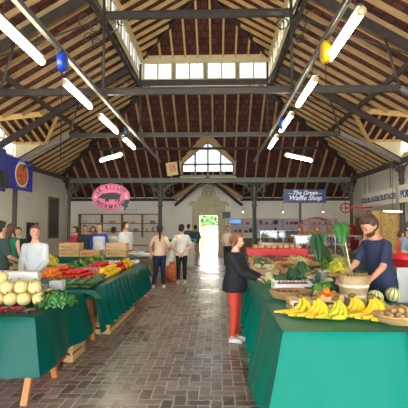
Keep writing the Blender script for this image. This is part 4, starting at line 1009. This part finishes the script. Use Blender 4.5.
    remesh(Sc(g), max(vox, .012), low, mat(bottom, .8, var=.08, scale=8, bump=.2), root)
    for i, q in enumerate((1, -1)):
        an = V(lg[i][1]); g = MB(); g.chain([an+V((0, .03, -.045)), an+V((q*.012, -.06, -.045)), an+V((q*.022, -.14, -.052))], [.042, .041, .033]); g.box(an+V((q*.01, -.055, -.078)), (.075, .24, .02))
        g.v = [V((p.x, p.y, max(p.z, .002))) for p in g.v]
        remesh(Sc(g), .014, 'shoe', mat(shoes, .6, var=.05), root, 2)
    # hair
    g = MB(); g.ell(hd((0, .022, 1.63)), (.09, .098, .105)); g.ell(hd((0, .04, 1.59)), (.086, .076, .09)); g.ell(hd((0, -.035, 1.685)), (.068, .052, .038))
    if style in ('bob', 'long'):
        for q in (-1, 1): g.chain([hd((q*.07, .02, 1.62)), hd((q*.078, .03, 1.53))], [.035, .03])
    if style == 'bob': g.ell(hd((0, .035, 1.6)), (.102, .1, .1)); g.chain([hd((-.08, -.02, 1.6)), hd((.08, .04, 1.55))], [.03, .03])
    if style == 'long': g.chain([hd((0, .07, 1.58)), up((0, .1, 1.42)), up((0, .115, 1.25))], [.07, .065, .04])
    if style == 'pony': g.chain([hd((0, .1, 1.64)), hd((0, .14, 1.6)), up((0, .13, 1.42)), up((0, .12, 1.22))], [.03, .034, .032, .016])
    if style == 'bun': g.ell(hd((0, .085, 1.715)), .036)
    if style == 'tied': g.ell(hd((0, .11, 1.59)), .035)
    remesh(Sc(g), max(vox*.8, .01), 'hair', mat(hair, .6, var=.25, scale=30, bump=.4), root, 3)
    if beard:
        g = MB(); g.ell(hd((0, -.05, 1.532)), (.064, .062, .046)); g.ell(hd((0, -.02, 1.56)), (.074, .06, .036)); remesh(Sc(g), .01, 'beard', mat(hair, .8, var=.25, scale=40), root, 2)
    if vox < .015:
        for q in (-1, 1):
            MB().ell(hd((q*.03, -.095, 1.612))*s, (.013*s, .008*s, .007*s), 8, 6).build('eye', mat((60, 44, 36), .2), body, True)
            MB().ell(hd((q*.031, -.096, 1.633))*s, (.018*s, .006*s, .004*s), 8, 6).build('eyebrow', mat(hair, .7), body, True)
        MB().ell(hd((0, -.1, 1.548))*s, (.022*s, .007*s, .006*s), 8, 6).build('mouth', mat((170, 84, 76), .5), body, True)
    if apron:
        g = MB(); torso(g, .026, .8, 1.33); g.v = [p if p.y < .01 else V((p.x, .01, p.z)) for p in g.v]; g.box((0, -.1, .7), (.34, .06, .35)); remesh(Sc(g), max(vox, .014), 'apron', mat(apron, .8), root)
    return root, s
def ground(px, py): 
    q = tp(px, py, 0); return V((q.x, q.y, 0))
# woman in black jacket and coral trousers, profile to the right
p = ground(241, 341.5)
w1, s_ = person('person in black jacket and coral red trousers standing at the right stall', (p.x-.08, p.y, 0), 66, 1.53, (17, 19, 27), (214, 72, 50), (120, 74, 44), 'skin', 'bob', 2, .80, 3.2, 2, (8, 0),
       hands=((.16, -.36, 1.03), (-.02, -.36, 1.02)), vox=.012, stance=.06, wid=.98)
# young seller
person('person with tied back hair in light grey sweater looking aside behind the left stall', (-3.03, 6.75, 0), 8, 1.64, (196, 200, 200), (60, 60, 70), (88, 60, 42), 'skin', 'tied', 2, .80, 1.9, 3, (-4, 22),
       hands=((.14, -.3, .98), (-.14, -.3, .98)), vox=.012)
# man at right, looking down
person('bearded person with a hair bun in navy t-shirt leaning over the fruit stall', (2.03, 5.12, 0), -62, 1.80, (32, 42, 70), (50, 50, 60), (70, 46, 30), 'skin2', 'bun', 1, .80, 1.2, 13, (26, 0),
       hands=((.2, -.46, .95), (-.12, -.56, .93)), vox=.012, beard=True, wid=.93)
# couple seen from behind
p = ground(159.5, 288)
person('person with a dark ponytail in beige top and navy trousers, seen from behind', (p.x, p.y, 0), 190, 1.66, (196, 166, 138), (28, 34, 62), (36, 26, 24), 'skin', 'pony', 1.5, .88, 1.0, 0, (5, 0),
       hands=((.24, .02, .92), (-.28, -.2, 1.05)), vox=.014, legs=[((.1, -.03, .48), (.17, .02, .085)), ((-.09, 0, .48), (-.11, .03, .085))])
p = ground(181.5, 283)
person('person in loose white shirt and black trousers with hands clasped behind the back', (p.x, p.y, 0), 180, 1.68, (222, 216, 206), (24, 24, 30), (26, 22, 24), 'skin', 'short', 1.3, .80, 2.0, 0, (0, -15),
       hands=((.05, .18, .88), (-.04, .18, .87)), elbows=((.3, .12, 1.08), (-.3, .12, 1.08)), vox=.014)
# background people
def gp(px, ytop, h, Y): 
    return (at(px, ytop, Y).x, Y, 0)
BG_P = [
 ('person in teal top standing by the far doorway, left side', 195.5, 18.6, 1.68, 185, (50, 82, 90), (176, 150, 130), (40, 34, 34), 'short', 1, dict(low='shorts')),
 ('person in dark shirt half hidden behind the white-shirted one near the doorway', 188.5, 19.6, 1.72, 180, (70, 74, 80), (120, 110, 96), (60, 50, 40), 'short', 1, {}),
 ('person in cream shirt standing right of the far doorway', 227.5, 16.2, 1.66, 10, (214, 200, 176), (44, 44, 56), (70, 50, 36), 'short', 2, {}),
 ('person in red top at the left end of the butcher counter', 75, 13.2, 1.62, -30, (190, 44, 66), (40, 40, 44), (30, 24, 24), 'bob', 1, {}),
 ('person in black apron beside the one in red behind the butcher counter', 85, 12.9, 1.66, 15, (44, 46, 50), (30, 30, 34), (60, 44, 34), 'short', 1, dict(apron=(34, 50, 52))),
 ('person standing in pale top behind the apron wearer', 93, 13.9, 1.62, 0, (176, 160, 150), (50, 50, 60), (90, 60, 44), 'bob', 1, {}),
 ('person in white vest with blue sleeves behind the butcher counter', 99.5, 12.1, 1.72, 5, (44, 72, 160), (30, 30, 36), (50, 40, 36), 'short', 2, dict(apron=(222, 222, 220), wid=1.1)),
 ('person in white with dark hair bending beside the big t-shirt wearer', 114, 13.5, 1.6, 160, (220, 218, 212), (50, 50, 60), (24, 22, 22), 'short', 1, {}),
 ('large person in white t-shirt with short dark hair at the butcher stall', 126, 12.5, 1.76, 60, (228, 228, 226), (60, 60, 70), (44, 34, 30), 'short', 1, dict(wid=1.22, loose=1.8)),
 ('person in green sleeveless top with long hair, seen from behind at far left', 11.5, 9.2, 1.68, 170, (16, 110, 84), (60, 60, 70), (78, 52, 38), 'long', .5, {}),
 ('person with dark hair at the left frame edge behind the stall', 1, 7.1, 1.72, 150, (50, 70, 66), (60, 60, 70), (40, 30, 28), 'short', 1, {}),
 ('shorter person in black beside the one in green sleeveless top', 18.5, 10.2, 1.6, 20, (30, 30, 34), (60, 60, 70), (30, 24, 22), 'short', 1, {}),
 ('person in pink top with dark hair behind the bearded seller', 365, 11.3, 1.5, 20, (222, 80, 92), (50, 50, 60), (28, 26, 34), 'short', 1, {}),
 ('person in orange top at the right behind the bearded seller', 401, 11.5, 1.5, 40, (206, 92, 66), (60, 50, 50), (96, 60, 40), 'bob', 1, {}),
 ('person in grey blue shirt at the right frame edge', 410, 8.9, 1.72, 20, (120, 136, 160), (50, 50, 60), (70, 60, 50), 'short', 1, {}),
 ('person with reddish hair behind the bread stall on the right', 317, 14.8, 1.62, 10, (190, 150, 120), (60, 50, 50), (150, 80, 50), 'short', 1, {}),
 ('person in light top serving behind the display counter', 300, 15.6, 1.6, 0, (200, 190, 180), (60, 50, 50), (60, 44, 34), 'short', 1, {}),
]
for lb, px, Y, h, f, tc_, bc, hc, st_, sl_, kw in BG_P:
    kk = dict(vox=.02, hands=((.2, -.28, 1.0), (-.2, -.28, 1.0)) if FR.random() < .6 else None); kk.update(kw)
    person(lb, gp(px, 226, h, Y), f, h, tc_, bc, hc, 'skin' if FR.random() < .5 else 'skin2', st_, sl_, **kk)
# arm of a customer reaching in at the left edge
person('person in white long sleeved shirt cut by the left frame edge, hands over the scales', (-3.32, 5.72, 0), -60, 1.72, (226, 228, 230), (60, 60, 66), (60, 44, 34), 'skin', 'short', 2, .85, 1.4, 6, (15, 0),
       hands=((.1, -.4, .98), (-.1, -.42, .96)), vox=.014)

# ------------------------------------------------------------------ middle and far stalls, left
o, w_, d_ = table('butcher counter table with green cloth in the middle left', -4.6, -2.35, 10.1, 11.0, .85)
for x in (-1, 1):
    for y in (-1, 1): MB().box((x*(w_/2-.06), y*(d_/2-.06), .41), (.05, .05, .82)).build('leg', M['trestle'], o)
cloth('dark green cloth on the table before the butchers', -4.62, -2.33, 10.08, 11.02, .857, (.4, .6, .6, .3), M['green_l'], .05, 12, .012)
for i, (px, py, lb) in enumerate([(66, 247, 'pale crate stacked at the left on the butcher table, lower one'), (92, 250, 'flat crate of orange fruit on the butcher table'), (118, 247, 'pale crate at the right end of the butcher table, lower one')]):
    x = at(px, 226, 10.5).x
    crate(lb, (x if i else -3.77, 10.5, .865), 0, .5, .36, .18, 2)
crate('pale crate at the left end of the butcher table, upper one', (-3.77, 10.5, 1.047), 0, .5, .36, .18, 2)
crate('pale crate at the right end of the butcher table, upper one', (at(118, 226, 10.5).x, 10.5, 1.047), 0, .5, .36, .18, 2)
ap = orng; xo = at(92, 226, 10.5).x
field(orng, xo-.2, xo+.2, 10.38, 10.62, .074, .93, 2, lab='orange fruit in the flat crate on the butcher table', grp='orange fruit on the butcher table')
# steel table with trays and orange bags beyond the vegetable table
o = thing('steel_table', 'grey steel table with trays beside the couple', 'table', (-2.2, 11.7, 0))
MB().box((0, 0, .84), (1.2, .7, .04)).build('tabletop', M['steel'], o)
for x in (-1, 1):
    for y in (-1, 1): MB().tube([(x*.55, y*.3, 0), (x*.55, y*.3, .82)], .02).build('leg', M['steel'], o, True)
for i in range(5):
    x = -2.66+i*.23; c = [(190, 80, 60), (220, 190, 80), (200, 200, 196), (150, 70, 60), (210, 205, 190)][i]
    t = thing('food_tray', ['tray of red meat at the left of the steel table', 'tray with yellow food on the steel table', 'white tray in the middle of the steel table', 'tray of dark meat on the steel table', 'pale tray at the right end of the steel table'][i], 'tray', (x, 11.62, .862))
    crate_mb(.21, .34, .05, 1).build('tray_body', M['white'], t); f_ = MB()
    for k in range(14): f_.ell((FR.uniform(-.09, .09), FR.uniform(-.12, .12), .045), (.03, .035, .022), 7, 5)
    fo = f_.build('food', mat(c, .5, var=.2), t, True); fo['kind'] = 'stuff'
for i, (px, yy) in enumerate(((143, 10.85), (172, 12.3))):
    x = at(px, 226, yy).x; o = thing('net_bag', ['orange net sack of vegetables at the left under the steel table', 'orange net sack on the floor seen between the couple'][i], 'sack', (x, yy, 0), .3*i)
    MB().lathe([(.1, 0), (.19, .05), (.2, .25), (.17, .42), (.07, .5), (.05, .53), (.09, .58)], 16, lobes=5, la=.06).build('sack_body', mat((222, 120, 60), .6, var=.35, scale=30), o, True)
    MB().ring((0, 0, .52), .055, .012, 'Z').build('tie', mat((180, 60, 40), .6), o, True)
o = thing('display_stand', 'brown stepped stand behind the steel table', 'stand', (-3.1, 14.4, 0))
for k in range(3): MB().box((0, .2*k, .35+.3*k), (1.6, .3, .04)).build('shelf_board', WD, o); 
for x in (-.78, .78): MB().prism([(-.15, 0), (.55, 0), (.55, 1.1), (.4, 1.0), (-.15, .4)], (x, 0, 0), (0, 1, 0), (0, 0, 1), .03).build('side_panel', WD, o)
o = thing('chiller_box', 'green topped counter near the doorway left side', 'counter', (-1.6, 17.0, 0))
MB().box((0, 0, .5), (1.3, .6, 1.0)).build('cabinet', mat((190, 186, 176), .5), o); MB().box((0, 0, 1.05), (1.4, .7, .1)).build('green_top', mat((30, 120, 80), .5), o)

# ------------------------------------------------------------------ right middle stalls
o = thing('red_counter', 'dark counter with a bright red top edge behind the shopper', 'counter', (1.5, 10.6, 0))
MB().box((0, 0, .46), (1.3, .7, .92)).build('cabinet', mat((52, 56, 54), .5), o); MB().box((0, -.02, 1.0), (1.45, .8, .16)).build('red_edge', mat((222, 38, 48), .45), o)
for i in range(8):
    b = MB().ell((0, 0, .05), (.1, .08, .06)).ell((.03, 0, .075), (.05, .05, .035)).build('bread_loaf', mat((206, 170, 108), .6, var=.2), None, True, loc=(.98+i*.155, 10.45, 1.085)); b.scale = (.7, .9, .9)
    tag(b, 'pale loaf in the row on the red edged counter', 'bread', 'loaves on the red counter')
def glass_case(label, x0, x1, y, cols, zb=.85, h=.5):
    o = thing('display_case', label, 'display case', ((x0+x1)/2, y, 0)); w = x1-x0
    MB().box((0, 0, zb/2), (w, .8, zb)).build('cabinet', mat((120, 104, 92), .5), o)
    MB().box((0, -.41, zb-.06), (w, .03, .1)).build('trim_strip', M['steel'], o)
    MB().box((0, -.38, zb+h/2), (w, .008, h)).build('glass_front', DISPLAY_GLASS, o)
    MB().box((0, 0, zb+h+.01), (w, .7, .02)).build('top_shelf', M['steel'], o)
    for k in range(int(w/.8)+1): x = -w/2+.02+k*(w-.04)/int(w/.8); MB().box((x, -.38, zb+h/2), (.02, .02, h)).build('glazing_bar', M['steel'], o)
    x = x0+.2; 
    while x < x1-.15:
        c = FR.choice(cols); b = MB().ell((0, 0, .06), (.11, .16, .07), 12, 7)
        for k in range(6): b.ell((FR.uniform(-.07, .07), FR.uniform(-.1, .1), .11), .035, 7, 5)
        t = b.build('food_heap', mat(c, .55, var=.3, scale=20), None, True, loc=(x, y+.0, zb+.002)); tag(t, 'heap of food inside the '+label.split(',')[0], 'food', 'heaps in the '+label.split(',')[0], 'stuff')
        x += .28
bread = [(206, 166, 90), (226, 200, 120), (170, 110, 60), (220, 180, 140), (120, 80, 50), (200, 90, 60)]
glass_case('glass display case behind the red counter, nearer one', 2.25, 4.5, 12.2, bread)
glass_case('glass display case under the blue sign, farther one', 1.7, 5.2, 16.6, [(214, 180, 120), (190, 130, 80), (226, 214, 170)], 1.0, .45)
o = thing('arched_rack', 'copper coloured arched rack with shelves behind the stall', 'rack', (3.25, 13.6, 0))
cm = mat((150, 84, 62), .35, .5)
for y in (-.2, .2): MB().tube([(-.45, y, 0), (-.45, y, 1.7)]+[(-.45+.45*(1-math.cos(a)), y, 1.7+.22*math.sin(a)) for a in (.6, 1.2, PI/2, 2, 2.6)]+[(.45, y, 1.7), (.45, y, 0)], .022, 8).build('frame', cm, o, True)
for z in (.6, 1.0, 1.4, 1.7): MB().box((0, 0, z), (.9, .42, .02)).build('shelf_board', cm, o)
for k, z in enumerate((1.02, 1.42)):
    for i in range(4):
        b = MB().ell((0, 0, .055), (.1, .07, .055)).build('bread_loaf', mat((176, 120, 66), .6, var=.2), None, True, loc=(2.93+i*.21, 13.6, z)); MB().beam((-.05, 0, .108), (.05, 0, .108), .01, .008).build('crust_score', mat((220, 190, 140), .7), b)
        tag(b, 'brown loaf on the arched copper rack', 'bread', 'loaves on the arched rack')
# produce stall behind man: black crates, white trays, yellow flowers
o, w_, d_ = table('trestle table with crates between the leaves and the bearded seller', 1.95, 4.1, 7.3, 8.4, .8)
for x in (-1, 1):
    for y in (-1, 1): MB().box((x*(w_/2-.06), y*(d_/2-.06), .38), (.05, .05, .76)).build('leg', M['trestle'], o)
for i, (x, y) in enumerate([(2.75, 7.75), (2.75, 7.75), (3.25, 7.8)]):
    crate(['black plastic crate left of the bearded seller, lower of two', 'black plastic crate left of the bearded seller, upper of two', 'black plastic crate just behind the bearded seller'][i], (x, y, .805+(.2 if i == 1 else 0)), 0, .46, .34, .195, 3, mat((30, 36, 34), .4), name='plastic_crate')
for i, (x, y, c) in enumerate([(2.2, 7.6, (232, 226, 70)), (2.2, 8.1, (120, 160, 60)), (3.75, 7.7, (60, 110, 50)), (2.5, 8.2, (220, 200, 120))]):
    leafy('flower_bunch', ['yellow flowering bunch beyond the dark hanging leaves', 'pale green bunch behind the yellow flowers', 'green bunch behind the bearded seller', 'straw coloured bunch behind the crates'][i], 'flowers', (x, y, .805), .2, .18, .24, 240, .035, mat(c, .5, var=.3), seed=i+20)
o, w_, d_ = table('white topped table with foods farther back on the right', 2.6, 5.6, 9.6, 10.5, .85)
for x in (-1, 1):
    for y in (-1, 1): MB().box((x*(w_/2-.06), y*(d_/2-.06), .41), (.05, .05, .82)).build('leg', M['trestle'], o)
cloth('white cloth on the farther table at right', 2.58, 5.62, 9.58, 10.52, .857, (.3, .35, .3, .2), M['white'], .03, 10, .01)
fcol = [(214, 180, 110), (190, 120, 70), (226, 220, 190), (110, 140, 60), (200, 70, 50), (232, 206, 90), (90, 60, 44)]
for i in range(9):
    for j in range(2):
        t = thing('food_tray', 'shallow tray of food on the white clothed table', 'tray', (2.8+i*.32, 9.83+j*.42, .866), 0, 'trays on the white clothed table'); crate_mb(.28, .36, .05, 1).build('tray_body', M['white'], t); f_ = MB()
        for k in range(16): f_.ell((FR.uniform(-.1, .1), FR.uniform(-.13, .13), .05+.02*(k > 10)), (.035, .04, .028), 7, 5)
        fo = f_.build('food', mat(FR.choice(fcol), .5, var=.2), t, True); fo['kind'] = 'stuff'
o, w_, d_ = table('vegetable stall table beyond the end of the aisle side table', .72, 2.35, 8.6, 9.7, .8)
for x in (-1, 1):
    for y in (-1, 1): MB().box((x*(w_/2-.06), y*(d_/2-.06), .38), (.05, .05, .76)).build('leg', M['trestle'], o)
cloth('dark blue cloth on the stall table beyond the aisle side table', .7, 2.37, 8.58, 9.72, .807, (.4, .45, .4, .2), mat((36, 52, 78), .5), .03, 10, .01)
vc = [((92, 120, 60), 'green'), ((150, 90, 50), 'brown'), ((206, 190, 150), 'cream'), ((70, 96, 56), 'dark green'), ((190, 110, 60), 'orange'), ((120, 60, 70), 'purple'), ((176, 170, 80), 'yellow green'), ((200, 80, 60), 'red')]
for i, (c, n) in enumerate(vc):
    X_, Y_ = .92+(i % 4)*.41, 8.85+(i//4)*.5
    t = crate('crate of %s vegetables on the blue clothed stall table' % n, (X_, Y_, .815), 0, .38, .42, .12, 1); f_ = MB()
    for k in range(22): f_.ell((FR.uniform(-.13, .13), FR.uniform(-.15, .15), .1+.035*(k > 12)), (.045, .045, .035), 7, 5)
    fo = f_.build('vegetables', mat(c, .5, var=.3), t, True); fo['kind'] = 'stuff'
for i, (X_, Y_, c, n) in enumerate([(1.4, 7.0, (100, 130, 60), 'green'), (.85, 7.3, (210, 200, 170), 'white'), (1.35, 7.5, (140, 96, 60), 'brown'), (.85, 7.85, (90, 110, 70), 'dull green'), (1.35, 7.95, (206, 150, 90), 'pale orange')]):
    t = crate('crate of %s vegetables at the far end of the aisle side table' % n, (X_, Y_, .803), 0, .42, .36, .12, 1); f_ = MB()
    for k in range(24): f_.ell((FR.uniform(-.15, .15), FR.uniform(-.12, .12), .1+.035*(k > 12)), (.045, .045, .035), 7, 5)
    fo = f_.build('vegetables', mat(c, .5, var=.3), t, True); fo['kind'] = 'stuff'
# OSB partition with picture, door, hose reel on the right
pa = at(364, 226, 15.2).x; pb_ = at(397, 226, 15.2).x
o = thing('board_partition', 'yellowish chipboard partition behind the bearded seller', 'partition', ((pa+pb_)/2, 15.2, 0)); hw2 = (pb_-pa)/2
MB().box((0, 0, 1.1), (hw2*2, .06, 2.2)).build('panel', mat((206, 172, 104), .7, var=.35, scale=12), o)
for x in (-hw2, .0, hw2): MB().box((x, -.05, 1.1), (.05, .05, 2.2)).build('batten', mat((186, 150, 90), .7), o)
MB().box((-.25, -.045, 1.75), (.34, .02, .3)).build('picture', mat((120, 90, 60), .6, var=.6, scale=15), o)
o = thing('brown_door', 'narrow brown door in the far right corner', 'door', (at(362, 226, 17.5).x, 17.5, 0))
MB().box((0, 0, 1.0), (.55, .06, 2.0)).build('leaf', mat((128, 72, 40), .5), o); MB().box((.2, -.05, 1.0), (.03, .06, .1)).build('handle', M['steel'], o.children[0]); MB().box((0, 0, 2.03), (.7, .1, .08)).build('lintel', mat((180, 150, 110), .6), o)
o = thing('wall_cabinet', 'red and black cabinet standing at the far right beside the split leaf', 'cabinet', (at(354.5, 226, 18.0).x, 18.0, 0))
MB().box((.08, 0, .8), (.26, .2, 1.75)).build('black_half', M['black'], o); MB().box((-.14, 0, .8), (.18, .22, 1.8)).build('red_half', mat((200, 40, 60), .5), o)
p = at(345.5, 208, 17.0); o = thing('hand_wheel', 'red painted wheel and bar fixed high at the far right', 'wheel', p)
MB().ring((0, 0, 0), .2, .025).tube([(0, 0, -.2), (0, 0, .2)], .015).tube([(-.2, 0, 0), (.2, 0, 0)], .015).build('wheel_rim', mat((190, 50, 60), .5), o, True)
MB().beam((0, 0.03, 0), (1.1, .03, .03), .05, .08).build('bar', mat((200, 50, 70), .5), o)
MB().tube([(0, .05, 0), (0, .05, 2.5-.8)], .012, 5).tube([(1.0, .05, 0), (1.0, .05, 1.7)], .012, 5).build('hanging_rod', M['iron'], o)
o = thing('tube_light', 'small unhoused tube light below the fish stall sign', 'ceiling light', at(393, 211, 12.6))
MB().tube([(-.2, .2, 0), (.18, -.2, -.03)], .022, 8).build('diffuser', emis((255, 242, 208), 1.5, 'small_tube'), o, True); MB().tube([(0, 0, .03), (0, 0, 1.6)], .006, 5).build('suspension_wire', M['iron'], o)
o = thing('red_basket', 'red plastic basket at the right frame edge behind the seller', 'basket', (at(403, 226, 6.7).x, 6.7, .0)); MB().box((0, 0, .5), (.4, .4, 1.0)).build('stand', M['steel'], o); MB().lathe([(.16, 1.0), (.2, 1.2), (.21, 1.2), (.15, 1.02)], 16).build('tub', M['red'], o, True)
scales('grey shop scales beside the bearded seller at the right edge', (2.62, 4.35, .803), R(10))

# ------------------------------------------------------------------ outdoors through the door
tr_ = thing('tree', 'sunlit green tree outside the far doorway', 'tree', (-1.1, 30, -.02)); MB().tube([(0, 0, 0), (.1, 0, 1.5), (0, 0, 3)], [.2, .15, .12]).build('trunk', M['trestle'], tr_, True)
l = leafy('foliage', '', '', (0, 0, 1.7), 1.5, 1.4, 1.7, 1800, .14, mat((44, 84, 18), .6, var=.35), seed=3); l.parent = tr_; del l['label']; del l['category']
tag(MB().bb((-9, 44, -.02), (9, 44.3, 3)).build('garden_wall', mat((225, 220, 205), .8)), 'pale wall far outside beyond the tree', 'wall')
person('person in pink top outside in the sun beyond the doorway', (-.7, 27.5, -.02), 20, 1.6, (230, 140, 140), (200, 200, 200), (80, 60, 50), vox=.025)
person('person in pale clothes outside beyond the doorway', (-.15, 28.5, -.02), 0, 1.65, (236, 226, 210), (226, 190, 150), (80, 60, 50), vox=.025)

# ------------------------------------------------------------------ light
wd = bpy.data.worlds.new('World'); bpy.context.scene.world = wd; wd.use_nodes = True; nt = wd.node_tree; bg = nt.nodes['Background']
bg.inputs[0].default_value = (.92, .96, 1.0, 1); bg.inputs[1].default_value = 6.0
sun = bpy.data.lights.new('sun', 'SUN'); sun.energy = 9; sun.angle = R(1); sun.color = (1, .94, .84); so = bpy.data.objects.new('sun', sun); COL.objects.link(so); so.rotation_euler = (R(38), R(12), R(25))
def portal(loc, rot, sx, sy):
    l = bpy.data.lights.new('portal', 'AREA'); l.shape = 'RECTANGLE'; l.size = sx; l.size_y = sy; l.cycles.is_portal = True
    o = bpy.data.objects.new('portal', l); COL.objects.link(o); o.location = loc; o.rotation_euler = rot
portal((CX, YF-.15, 2.1), (R(-90), 0, 0), 13.5, 4.2)
portal((CX, YF-.15, 2.1), (R(-90), 0, 0), 13.5, 4.2) if False else None
portal((LANX[0]-.1, 8.5, 7.85), (0, R(90)+PI, 0), .8, 15)
portal((LANX[1]+.1, 8.5, 7.85), (0, R(90), 0), .8, 15)
portal((CX, LY[1]+.1, 7.85), (R(90)+PI, 0, 0) if False else (R(-90)+PI, 0, 0), 5.1, .8)
sc = bpy.context.scene; sc.view_settings.view_transform = 'Standard'; sc.view_settings.look = 'None'; sc.view_settings.exposure = 1.25; sc.view_settings.gamma = 1; sc.view_settings.use_curve_mapping = False
